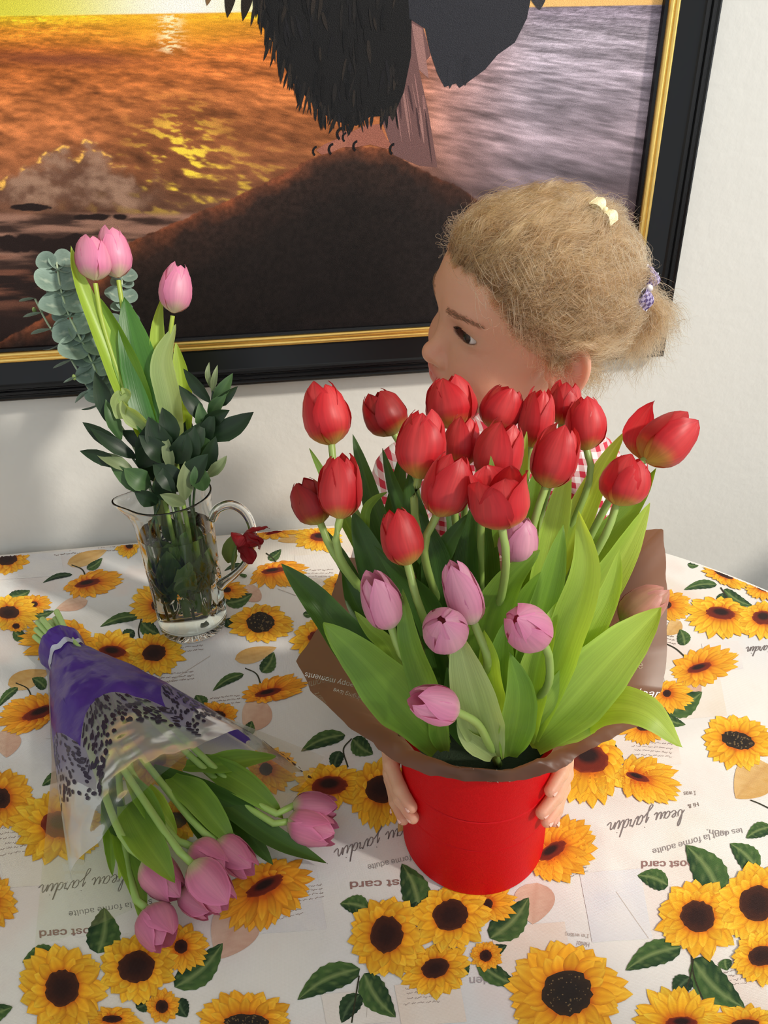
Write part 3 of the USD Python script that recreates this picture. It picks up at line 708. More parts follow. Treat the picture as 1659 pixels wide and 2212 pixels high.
for a in ([(1497, 2075), (1488, 2120), (1470, 2160)], [(1492, 2060), (1500, 2120), (1540, 2212)], [(600, 1222), (588, 1208), (575, 1198)], [(186, 1250), (178, 1232), (155, 1222)], [(566, 1490), (555, 1460), (530, 1447)], [(70, 1510), (60, 1490), (35, 1478)], [(1482, 1425), (1460, 1405), (1435, 1392)], [(1588, 1318), (1568, 1290), (1556, 1272)], [(310, 1400), (300, 1370), (306, 1340)],
          [(760, 1598), (742, 1622), (752, 1660)], [(776, 2110), (768, 2160), (760, 2212)], [(1620, 1732), (1640, 1740), (1664, 1752)]):
    ink([bez(a, 14)], 3.2, (52, 52, 34), 'printed_stem')

SF = [(10, 1208, 56, 36, 15, 1210, 23, 13, -5, 'brown', 16, 0, .4), (205, 1264, 70, 28, 190, 1262, 28, 8, -12, 'red', 16, 0, .7), (75, 1307, 40, 22, 75, 1308, 8, 6, 0, 'brown', 14, 0, .5), (22, 1328, 66, 40, 20, 1326, 22, 14, 0, 'brown', 17, 0, 0), (36, 1356, 22, 13, 36, 1356, 8, 6, 0, 'brown', 12, 0, .6),
      (118, 1385, 82, 48, 150, 1380, 22, 14, 0, 'brown', 18, 0, .5), (250, 1412, 78, 50, 243, 1411, 30, 13, 3, 'red', 17, 0, .1), (338, 1416, 66, 48, 334, 1414, 26, 18, -8, 'brown', 16, 0, 0), (320, 1308, 42, 42, 340, 1310, 12, 14, 0, 'brown', 14, 0, .2), (275, 1184, 26, 26, 280, 1182, 8, 6, 0, 'brown', 12, 0, .1),
      (565, 1352, 72, 43, 563, 1349, 30, 22, 0, 'dark', 19, 0, .2), (692, 1386, 66, 50, 690, 1381, 24, 15, 0, 'red', 16, 0, 0), (603, 1246, 66, 30, 590, 1236, 26, 6, -8, 'red', 16, 0, .7), (690, 1168, 56, 30, 690, 1163, 20, 9, 3, 'red', 15, 0, 0), (595, 1156, 60, 14, 590, 1150, 20, 4, -6, 'red', 14, 0, .4), (500, 1280, 40, 20, 490, 1278, 10, 6, 0, 'brown', 12, 0, .6),
      (594, 1492, 76, 28, 580, 1500, 30, 8, -14, 'red', 17, 0, .8), (466, 1550, 52, 34, 470, 1550, 18, 10, 0, 'brown', 15, 0, .7), (735, 1270, 40, 30, 735, 1268, 12, 8, 0, 'brown', 14, 0, .3), (590, 1665, 56, 52, 575, 1665, 14, 14, 20, 'brown', 15, 0, .5), (715, 1702, 86, 52, 712, 1700, 40, 20, -4, 'red', 18, 0, 0), (822, 1718, 62, 86, 822, 1708, 32, 30, 8, 'brown', 17, 0, .1),
      (60, 1545, 74, 40, 86, 1544, 38, 12, -20, 'red', 17, 0, .7), (128, 1792, 108, 82, 130, 1786, 40, 28, 4, 'red', 19, 0, 0), (8, 1730, 76, 68, 4, 1728, 20, 22, 0, 'brown', 17, 0, .5), (-20, 1952, 62, 62, -24, 1950, 22, 24, 0, 'brown', 17, 0, .6), (570, 1938, 112, 72, 572, 1918, 44, 16, -28, 'red', 20, 0, .75),
      (1268, 1668, 82, 84, 1268, 1642, 46, 32, 10, 'red', 20, 0, .1), (1400, 1692, 76, 54, 1376, 1683, 26, 8, 18, 'red', 17, 0, .3), (1212, 1838, 82, 72, 1192, 1842, 34, 15, -32, 'red', 20, 0, .55), (1592, 1606, 84, 62, 1592, 1604, 36, 18, 14, 'dark', 18, 0, .2), (1522, 1442, 78, 44, 1510, 1446, 28, 9, -16, 'red', 18, 0, .5),
      (1555, 1340, 82, 46, 1556, 1328, 32, 13, 8, 'red', 18, 0, 0), (1650, 1345, 58, 42, 1648, 1338, 24, 15, 5, 'red', 16, 0, .1), (1565, 1246, 58, 22, 1562, 1244, 22, 6, 24, 'brown', 16, 0, .2), (1642, 1278, 40, 22, 1646, 1274, 14, 6, 20, 'brown', 14, 0, .3), (1455, 1312, 42, 36, 1440, 1310, 10, 8, 0, 'brown', 14, 0, .5), (1450, 1510, 52, 36, 1440, 1502, 9, 8, 0, 'brown', 14, 0, .4),
      (1390, 1588, 52, 26, 1390, 1575, 16, 8, 0, 'brown', 15, 0, .4), (395, 2052, 60, 54, 392, 2048, 14, 15, 0, 'brown', 15, 0, .35), (136, 2140, 100, 98, 136, 2138, 36, 40, 10, 'brown', 17, 0, .2), (296, 2094, 88, 80, 296, 2092, 40, 34, -15, 'brown', 17, 0, .05), (352, 2176, 40, 38, 351, 2177, 14, 14, 0, 'brown', 14, 0, .6),
      (245, 2212, 64, 36, 243, 2204, 22, 8, 0, 'brown', 15, 0, .4), (530, 2212, 112, 74, 532, 2212, 48, 18, 0, 'dark', 20, 0, .45),
      (1062, 1956, 58, 44, 1054, 1956, 10, 11, 0, 'brown', 15, 0, .4), (836, 2028, 88, 92, 835, 2022, 35, 40, 8, 'brown', 17, 0, .2), (974, 1986, 88, 76, 973, 1981, 38, 33, -15, 'brown', 17, 0, .05), (942, 2098, 80, 62, 940, 2094, 30, 21, -14, 'brown', 17, 0, .15), (1050, 2068, 36, 34, 1049, 2068, 13, 13, 0, 'brown', 14, 0, .6),
      (1224, 2152, 134, 116, 1224, 2148, 54, 50, 5, 'dark', 22, 0, .3), (1506, 1990, 92, 88, 1506, 1984, 38, 33, 20, 'brown', 17, 0, .15), (1636, 1962, 92, 92, 1636, 1956, 40, 38, 10, 'brown', 18, 0, .15), (1646, 2076, 72, 60, 1644, 2070, 30, 22, -8, 'brown', 17, 0, .1), (1460, 2205, 98, 78, 1470, 2214, 34, 14, 0, 'red', 17, 0, 0), (1600, 2216, 88, 44, 1610, 2216, 30, 10, 0, 'brown', 17, 0, .1)]
# the print goes on beyond the photograph's edges and under the things that stand on the cloth
more = np.random.default_rng(31); mk = 0
for (x, y) in ((1760, 1420), (1850, 1620), (1770, 1830), (1930, 1900), (1800, 2080), (2050, 2150), (1900, 2330), (1700, 2340), (1500, 2420), (1320, 2360), (1100, 2350), (1180, 2520), (930, 2420), (760, 2330), (820, 2560), (560, 2420), (380, 2360), (420, 2560), (180, 2330), (20, 2420),
               (-120, 2160), (-260, 2330), (-160, 1900), (-330, 2050), (-120, 1640), (-300, 1700), (-150, 1440), (-320, 1500), (-130, 1290), (-300, 1330), (-450, 1420), (-120, 1215), (-330, 1230), (860, 1290), (960, 1400), (1120, 1290), (1260, 1380), (820, 1480), (1060, 1540), (1180, 1220), (930, 1190), (1340, 1240), (400, 1250), (330, 1650), (260, 1560), (380, 1780)):
    sc = .5 + .55 * np.clip((y - 1150) / 900, 0, 1); sq = .5 + .4 * np.clip((y - 1150) / 1000, 0, 1); q = (x + (-1) ** mk * 62 * sc, y + 30 * sc)
    leaf_print(q[0], q[1], q[0] + (-1) ** mk * 80 * sc, q[1] + more.uniform(-40, 50) * sc, 50 * sc * sq, seed=900 + mk, kind='green' if mk % 3 else 'dark')
    R1 = more.uniform(72, 104) * sc; sunflower(x, y, R1, R1 * sq, x, y - 4, R1 * .38, R1 * .36 * sq, more.uniform(-15, 15), ('brown', 'red', 'dark')[mk % 3], 300 + mk, 17, 0, more.uniform(0, .6)); mk += 1
for k, a in enumerate(SF):
    sunflower(*a[:9], kind=a[9], seed=k, n=a[10], hue=a[12])

# ------------------------------------------------------------------ tulips: builders
M_red = mat('petal_red', rough=.42, spec=.35, col=True, streak=(13, 1.3, .13, .00012), translucent=.30, tcol=(1.15, .75, .6), sheen=.1)
M_pink = mat('petal_pink', rough=.4, spec=.35, col=True, streak=(13, 1.3, .08, .00012), translucent=.28, tcol=(1.05, .9, .9), sheen=.1)
M_leaf = mat('tulip_leaf', rough=.36, spec=.4, col=True, streak=(30, 1.0, .08, .0002), translucent=.38, tcol=(1.9, 1.65, .55))
M_stem = mat('tulip_stem', rough=.4, spec=.4, col=True)

RED = dict(base=(214, 190, 84), body=(206, 38, 46), mid=(228, 92, 88), edge=(176, 16, 24), m=M_red)
DRED = dict(base=(196, 182, 70), body=(168, 24, 30), mid=(150, 60, 36), edge=(120, 12, 18), m=M_red)
PINK = dict(base=(228, 226, 180), body=(230, 144, 178), mid=(238, 178, 194), edge=(230, 136, 178), m=M_pink)
MAUVE = dict(base=(228, 220, 190), body=(218, 144, 172), mid=(234, 184, 192), edge=(208, 126, 164), m=M_pink)
BUD = dict(base=(142, 150, 74), body=(196, 132, 116), mid=(176, 140, 104), edge=(206, 138, 130), m=M_pink)


def petal(B, T, W, phi, scale, length, close, pal, r, half=62, flare=0.0, n=(15, 11)):
    """One petal of a cup that stands on B and points to T."""
    ax = T - B; L = np.linalg.norm(ax); ax = ax / L
    e1 = unit(np.cross(ax, [.31, .22, .9])); e2 = np.cross(ax, e1)
    u = np.linspace(0, 1, n[0])[:, None]; v = np.linspace(-1, 1, n[1])[None]
    f = np.interp(u, [0, .06, .18, .38, .58, .78, .92, 1], [.10, .46, .84, 1.0, .96, .80 + .1 * close, .55 + .4 * close, .30 + .7 * close])
    g = np.interp(u, [0, .12, .35, .58, .78, .91, .97, 1], [.55, .84, 1.0, .96, .74, .42, .20, .02] if close > -.1 else [.55, .84, 1.0, .98, .88, .74, .62, .40])
    ang = phi + np.radians(half) * g * v + .05 * np.sin(5 * u + r.uniform(0, 6)) * v
    rad = W / 2 * scale * f * (1 - .05 * np.exp(-(v / .12) ** 2) * u + .035 * np.abs(v) ** 3 * (1 + r.uniform(-1, 1) * .6)) + flare * W * u ** 3
    rad = rad * (1 + .03 * np.sin(7 * u + r.uniform(0, 6)) * v)
    lift = L * length * (u - .035 * (1 - v ** 2) * 0 + .02 * np.abs(v) * np.sin(np.pi * u))
    p = B + ax * lift[..., None] + rad[..., None] * (np.cos(ang)[..., None] * e1 + np.sin(ang)[..., None] * e2)
    U, V = np.repeat(u, n[1], 1), np.repeat(v, n[0], 0)
    one = np.ones(U.shape + (3,))
    c = lerp(one * srgb(*pal['body']), one * srgb(*pal['mid']), np.exp(-(V / .42) ** 2) * smooth01(.1, .4, U) * (1 - .5 * U) * r.uniform(.4, 1))
    c = lerp(c, one * srgb(*pal['edge']), smooth01(.72, 1, np.abs(V)) * .7 + .25 * smooth01(.75, 1, U))
    c = lerp(c, one * srgb(*pal['base']), (1 - smooth01(.02, .26 + .12 * r.uniform(0, 1), U + .10 * np.abs(V))) * .95)
    uv = np.stack([V.ravel() * .5 + phi * 3, U.ravel() + phi], 1)
    return p.reshape(-1, 3), grid_faces(*n), np.clip(c.reshape(-1, 3) * r.uniform(.92, 1.06), 0, 1), uv


def head(parent, B, T, W, pal, seed=0, close=.25, turn=0.0, flare=0.0, loose=0.0):
    r = np.random.default_rng(seed + 900)
    for ring in (1, 0):
        for k in range(3):
            phi = turn + np.pi * 2 / 3 * k + ring * np.pi / 3 + r.uniform(-.12, .12)
            v, f, c, uv = petal(B, T, W, phi, (1.0 if ring == 0 else .90) * r.uniform(.97, 1.03), (1.0 if ring else .97) * r.uniform(.95, 1.04), close + (loose * r.uniform(0, 1)), pal, r, 64 if ring == 0 else 60, flare * r.uniform(0, 1))
            mesh('petal', v, f, pal['m'], parent, True, col=c, uv=uv)


def stem(parent, pts, rad=.0031, colr=((150, 172, 92), (112, 148, 66)), n=26):
    c = bez(pts, n); v, f = tube(c, np.linspace(rad * .92, rad * 1.1, n), 10)
    t = np.clip(np.repeat(np.linspace(0, 1, n), 10), 0, 1); t = np.r_[t, 0, 1]
    mesh('stem', v, f, M_stem, parent, True, col=lerp(np.ones((len(v), 3)) * srgb(*colr[0]), np.ones((len(v), 3)) * srgb(*colr[1]), t))


GREEN = dict(dark=((48, 80, 32), (68, 104, 44)), mid=((94, 134, 44), (126, 162, 64)), light=((142, 174, 56), (174, 202, 92)), pale=((144, 166, 100), (174, 190, 130)))  # dark to light: shade and sunlight on the leaves painted into their greens


def leaf(parent, pts, w, roll=0.0, fold=.35, tone='mid', seed=0, wave=.0, tip=1.0, facing=None, base=.45, label=None, m=None, name='leaf', n=(30, 11), pr=(.72, 1.0, .95, .70, .40, .16)):
    """A strap leaf along points; w = full width in metres; it faces the viewer's side, turned by roll degrees about its length; fold = depth of its trough."""
    r = np.random.default_rng(seed + 77)
    c = bez(pts, n[0]); hint = unit(CAM - c[len(c) // 2]) if facing is None else unit(facing)
    t, s, nn = frames(c, hint)
    roll = np.radians(np.linspace(roll, roll, n[0]))[:, None] if np.ndim(roll) == 0 else np.radians(np.interp(np.linspace(0, 1, n[0]), np.linspace(0, 1, len(roll)), roll))[:, None]
    s, nn = s * np.cos(roll) + nn * np.sin(roll), nn * np.cos(roll) - s * np.sin(roll)
    u = np.linspace(0, 1, n[0])[:, None]; v = np.linspace(-1, 1, n[1])[None]
    prof = np.interp(u, [0, .15, .4, .6, .78, .9, .97, 1], [base, *pr, .01])
    wob = wave * w * np.sin(u * 13 + r.uniform(0, 6)) * np.abs(v) ** 2 * np.sign(v + 1e-9)
    off = s[:, None] * (v * prof * w / 2)[..., None] + nn[:, None] * ((fold * w / 2 * (np.abs(v) ** 1.5) * prof) + wob)[..., None]
    p = (c[:, None] + off)
    U, V = np.repeat(u, n[1], 1), np.repeat(v, n[0], 0); one = np.ones(U.shape + (3,))
    A, Bc = GREEN[tone] if isinstance(tone, str) else tone
    cc = lerp(one * srgb(*A), one * srgb(*Bc), np.clip(.5 + .3 * V * r.choice([-1, 1]) + .25 * (U - .5) + .5 * (fbm(np.stack([U * 5, V * 2, 0 * U + seed], -1), 3, 5) - .5), 0, 1))
    cc = lerp(cc, one * srgb(*Bc) * 1.25, np.exp(-(V / .06) ** 2) * .35 + smooth01(.88, 1, np.abs(V)) * .4)
    mesh(name, p.reshape(-1, 3), grid_faces(*n), m or M_leaf, parent, True, col=np.clip(cc.reshape(-1, 3), 0, 1), uv=np.stack([V.ravel() * .5, U.ravel() + seed], 1), label=label)


def P(*a):                        # (x, y, depth) triples -> points
    return [at(*k) for k in a]


# ------------------------------------------------------------------ the red hat box
BX, BY, BR, BH = .126, .434, .0665, .148
M_redbox = mat('box_red', srgb(196, 0, 12), rough=.6, spec=.2, sheen=.0, grain=(300, .06), bump=(700, .0004))
hb = thing('hat_box', 'round bright red flower box held between two small hands', 'box', (BX, BY, TABLE + .002))
prof = [(0, .0), (BR - .003, .0), (BR - .0008, .001), (BR, .003), (BR, .062), (BR + .0002, .0632), (BR + .0012, .0640), (BR + .0012, .0655)]
prof += [(BR + .0012, .066), (BR + .0012, .092)]
v, f = lathe([(0, .0005), (BR - .003, .0005), (BR - .0008, .0012), (BR, .003), (BR, .060), (BR - .0006, .0612), (BR - .0035, .0612), (BR - .0035, .008), (0, .008)], 96)
mesh('lower_tub', v + V3(BX, BY, TABLE + .002), f, M_redbox, hb, 30)
v, f = lathe([(BR - .003, .062), (BR - .0002, .062), (BR + .0003, .0626), (BR + .0003, .0965), (BR - .0004, .0975), (BR - .003, .0975)], 96)
mesh('middle_band', v + V3(BX, BY, TABLE + .002), f, M_redbox, hb, 30)
v, f = lathe([(BR - .003, .0983), (BR - .0002, .0983), (BR + .0004, .0989), (BR + .0004, BH - .001), (BR - .0005, BH), (BR - .0025, BH), (BR - .0035, BH - .001), (BR - .0035, .0983)], 96)
mesh('upper_band', v + V3(BX, BY, TABLE + .002), f, M_redbox, hb, 30)
RIMZ = TABLE + .002 + BH
foam_v, foam_f = lathe([(0, .02), (BR - .005, .02), (BR - .005, BH - .022), (.02, BH - .018), (0, BH - .018)], 40)
mesh('floral_foam', foam_v + V3(BX, BY, TABLE + .002), foam_f, mat('foam_green', srgb(34, 50, 30), rough=.9, bump=(500, .001)), hb, 30, label='dark green floral foam inside the box')

# ------------------------------------------------------------------ the wrapping paper that flares out of the box
M_paper = mat('wrap_paper', srgb(62, 50, 42), rough=.36, spec=.40, grain=(12, .05), translucent=.42, tcol=(15.0, 13.2, 10.4))
M_white = mat('white_print', srgb(235, 230, 222), rough=.6)
ring_px = [(742, 1205, .640), (700, 1330, .600), (636, 1428, .560), (668, 1492, .553), (735, 1552, .548), (800, 1606, .543), (858, 1645, .538), (930, 1674, .535), (1000, 1690, .533), (1090, 1690, .531), (1168, 1682, .532), (1215, 1655, .538),
           (1262, 1628, .544), (1318, 1602, .548), (1372, 1572, .552), (1408, 1540, .585), (1428, 1490, .605), (1440, 1400, .618), (1441, 1260, .630), (1433, 1142, .640), (1385, 1146, .655), (1250, 1190, .675), (1060, 1215, .688), (880, 1210, .675), (742, 1205, .640)]
outer = np.array([at(*k) for k in ring_px])
th = np.unwrap([math.atan2(p[1] - BY, p[0] - BX) for p in outer])
nth, nt = 240, 26
k_ = np.linspace(0, len(outer) - 1, nth)
O = np.stack([np.interp(k_, np.arange(len(outer)), outer[:, i]) for i in range(3)], 1); TH = np.interp(k_, np.arange(len(outer)), th)
wr = np.random.default_rng(12)
tt = np.linspace(0, 1, nt)
W_ = np.zeros((nth, nt, 3))
for j, t in enumerate(tt):
    inn = np.stack([BX + (BR - .012) * np.cos(TH), BY + (BR - .012) * np.sin(TH), np.full(nth, RIMZ - .03)], 1)
    lip = np.stack([BX + (BR + .003) * np.cos(TH), BY + (BR + .003) * np.sin(TH), np.full(nth, RIMZ + .004)], 1)
    a = smooth01(0, .3, t); p = inn * (1 - a) + lip * a
    b = np.clip((t - .3) / .7, 0, 1)
    lift = .012 * np.sin(np.pi * b)
    p = p * (1 - b) + O * b + np.array([0, 0, 1]) * lift
    W_[:, j] = p
crk = (fbm(np.stack([k_ * 1.1, 0 * k_, 0 * k_], -1), 3, 9) - .5)
W_[:, :, 2] += crk[:, None] * .010 * np.sin(np.pi * np.clip(tt, 0, 1))[None] ** 1.0
W_[:, :, :2] += (np.stack([np.cos(TH), np.sin(TH)], 1)[:, None] * (fbm(np.stack([np.repeat(k_[:, None], nt, 1) * 1.6, np.repeat(tt[None], nth, 0) * 3, 0 * W_[..., 0]], -1), 3, 19) - .5)[..., None] * .006) * tt[None, :, None]
wrap = thing('wrapping_paper', 'brown printed wrapping paper flaring from the red flower box around the tulips', 'paper', (BX, BY, RIMZ))
mesh('paper_sheet', W_.reshape(-1, 3), grid_faces(nth, nt), M_paper, wrap, True)
from scipy.spatial import cKDTree


def project(p):
    p = np.asarray(p, float) - CAM; d = p @ FWD
    return np.stack([829.5 + FPX * (p @ RIGHT) / d, 1106 - FPX * (p @ UP) / d], -1)


def refine(G, m):                 # denser samples of a grid surface
    from scipy.ndimage import zoom
    return np.stack([zoom(G[..., i], m, order=1) for i in range(3)], -1)


def paper_text(text, x0, y0, x1, y1, h, box, slant=.3, italic=True, m=M_white):
    """Writing printed on the paper sheet: the line runs between two spots of the sheet (box = index range of the sheet that carries it)."""
    G = refine(W_[box[0]:box[1]], 4).reshape(-1, 3); pix = project(G); tree = cKDTree(pix)
    t = meshkit.text_mesh(text, 1.0, .01); v = np.array(t.vertices); f = np.array(t.faces)[np.array(t.face_normals)[:, 2] > .9]
    used = np.unique(f); mp = np.zeros(len(v), int); mp[used] = np.arange(len(used)); v, f = v[used], mp[f]
    Q = v[:, :2].copy(); Q[:, 0] /= Q[:, 0].max()
    q = basis(x0, y0, x1, y1, h, slant)(Q)
    d, i = tree.query(q, k=3); w = 1 / (d + .05); w /= w.sum(1, keepdims=True)
    p = (G[i] * w[..., None]).sum(1); p = p + .0006 * (CAM - p) / np.linalg.norm(CAM - p, axis=1, keepdims=True)
    ok = (d[:, 0] < 6)[f].all(1); f = f[ok]
    if len(f):
        used = np.unique(f); mp = np.zeros(len(p), int); mp[used] = np.arange(len(used))
        mesh('printed_lettering', p[used], mp[f], m, wrap, False, label='white lettering')


BACK, FRONT = (155, 205), (20, 150)
paper_text('Heartfelt', 1362, 1503, 1470, 1511, 17, BACK, .35)
paper_text('wishes', 1396, 1530, 1460, 1536, 12, BACK, .3)
M_fade = mat('faded_print', srgb(150, 128, 102), rough=.6)
paper_text('love life', 1312, 1448, 1388, 1444, 17, BACK, .1, m=M_fade)
paper_text('happy moments', 775, 1478, 660, 1452, 11, FRONT, .1)
paper_text('Blooming', 720, 1458, 648, 1478, 14, FRONT, .4, m=M_fade)
paper_text('bringing love', 790, 1508, 722, 1486, 9, FRONT, .1)
paper_text('Heart', 712, 1530, 688, 1494, 12, FRONT, .3, m=M_fade); paper_text('my life', 872, 1590, 846, 1548, 13, FRONT, .3)
paper_text('love life', 945, 1640, 890, 1600, 10, FRONT, .2, m=M_fade); paper_text('life', 1027, 1662, 990, 1636, 22, FRONT, .4)
paper_text('wonderful', 1062, 1650, 1052, 1694, 9, FRONT, .2, m=M_fade); paper_text('enjoy', 1082, 1640, 1070, 1690, 16, FRONT, .4); paper_text('nature', 1100, 1636, 1094, 1688, 13, FRONT, .3)
paper_text('life', 1150, 1600, 1178, 1606, 14, FRONT, .2)


# ------------------------------------------------------------------ the tulips of the flower box
def root(k, n=27):                # where a stem stands in the foam
    a = k * 2.39996; rr = .046 * math.sqrt((k + .5) / n)
    return V3(BX + rr * math.cos(a), BY + rr * math.sin(a), RIMZ - .035)


def spot(px, py):                 # the foam under a direction of the bouquet
    q = onz(px, py, RIMZ - .03); d = q[:2] - V3(BX, BY); L = np.hypot(*d); d = d * min(1, .045 / max(L, 1e-9))
    return V3(BX + d[0], BY + d[1], RIMZ - .035)


BOUQUET = [   # base, tip, depth, tip depth, width, palette, closing, label
 ((718, 962), (688, 828), .560, .556, 100, RED, .34, 'red tulip topmost on the far left, standing clear against the wall'),
 ((852, 940), (806, 845), .570, .562, 92, DRED, .30, 'dark red tulip with yellow-green base, second from the left on top'),
 ((905, 1036), (918, 886), .520, .515, 110, RED, .26, 'tall slender red tulip below the red tulip at the lips'),
 ((985, 928), (967, 812), .585, .580, 108, RED, .30, 'red tulip touching the lips of the child'),
 ((1064, 930), (1102, 836), .585, .575, 92, RED, .36, 'red tulip with ragged tips under the cheek of the child'),
 ((1148, 968), (1172, 838), .575, .565, 76, RED, .34, 'narrow red tulip right of the ragged one, under the ear'),
 ((1212, 918), (1226, 824), .600, .592, 76, RED, .40, 'red tulip partly hidden at the back, just below the ear'),
 ((1266, 974), (1262, 856), .575, .570, 88, RED, .28, 'upright red tulip in front of the gingham shoulder'),
 ((992, 1010), (1006, 900), .545, .540, 78, RED, .32, 'small red tulip half hidden in the middle of the top cluster'),
 ((1062, 1046), (1098, 910), .525, .515, 106, RED, .34, 'broad red tulip in the centre of the upper cluster'),
 ((1178, 1054), (1222, 918), .530, .520, 102, RED, .26, 'smooth red tulip with a pale base, right of the centre'),
 ((1392, 996), (1490, 902), .550, .552, 104, RED, .34, 'red tulip at the far right with one petal sticking up'),
 ((1330, 1092), (1372, 984), .530, .524, 106, RED, .32, 'red tulip low on the right, below the far right one'),
 ((736, 1122), (734, 980), .515, .508, 96, RED, .24, 'large red tulip on the left, in front of its darker neighbour'),
 ((694, 1132), (648, 1034), .535, .530, 84, DRED, .28, 'dark red tulip at the left edge, behind the large one'),
 ((944, 1116), (986, 982), .500, .490, 106, RED, .34, 'red tulip left of the wide open one'),
 ((1084, 1142), (1072, 1018), .485, .472, 128, RED, .62, 'wide open red tulip in the centre with petals apart'),
 ((882, 1222), (848, 1096), .490, .485, 90, RED, .28, 'lowest red tulip, above the pink ones'),
 ((846, 1356), (798, 1238), .495, .478, 86, MAUVE, .24, 'pink tulip at the left of the pink group'),
 ((1024, 1348), (974, 1212), .480, .465, 80, MAUVE, .22, 'slim pink tulip leaning left over the round one'),
 ((966, 1380), (954, 1338), .478, .438, 98, MAUVE, -.12, 'round mauve tulip showing the dark hole at its tip'),
 ((1162, 1374), (1112, 1334), .482, .444, 100, PINK, -.12, 'pink tulip on a bent stem, facing the viewer on the right'),
 ((988, 1536), (888, 1508), .480, .462, 84, PINK, .30, 'lowest pink tulip, drooping left over the brown paper'),
 ((1112, 1218), (1126, 1112), .530, .520, 84, MAUVE, .26, 'mauve tulip half hidden below the wide open red one'),
 ((1342, 1348), (1438, 1272), .555, .552, 82, BUD, .12, 'greenish pink bud on the far right in front of the paper')]
TUL = []
for k, (b, t, db, dt, w, pal, close, label) in enumerate(BOUQUET):
    B, T = at(*b, db), at(*t, dt); W = w * .5 * (db + dt) / FPX * 1.02
    foot = spot(*b) if k not in (22,) else V3(BX + .012, BY - .03, RIMZ - .03)
    th_ = thing('red_tulip' if k < 18 else 'pink_tulip', label, 'tulip', foot, 'tulips in the red flower box')
    opn = k == 16
    head(th_, B, T, W, pal, k, close - (.12 if close < .5 else 0), turn=k * 1.7, flare=.10 if opn else (.05 if k in (4, 11) else 0), loose=.30 if opn else .08)
    ax = unit(T - B)
    if k == 22: mid_ = [B + ax * .004, at(1030, 1562, .50), at(1056, 1608, .53)]
    elif k == 21: mid_ = [B + ax * .004, at(1186, 1420, .495), at(1170, 1500, .53)]
    else: mid_ = [B + ax * .004, B - ax * .03, B * .5 + foot * .5 - ax * .012]
    stem(th_, mid_ + [foot])
    TUL.append(th_)
v, f, c, uv = petal(at(1392, 996, .55), at(1436, 866, .548), .055, 2.2, .8, 1.0, .3, RED, np.random.default_rng(4), 40)
mesh('petal', v, f, M_red, TUL[11], True, col=c, uv=uv)

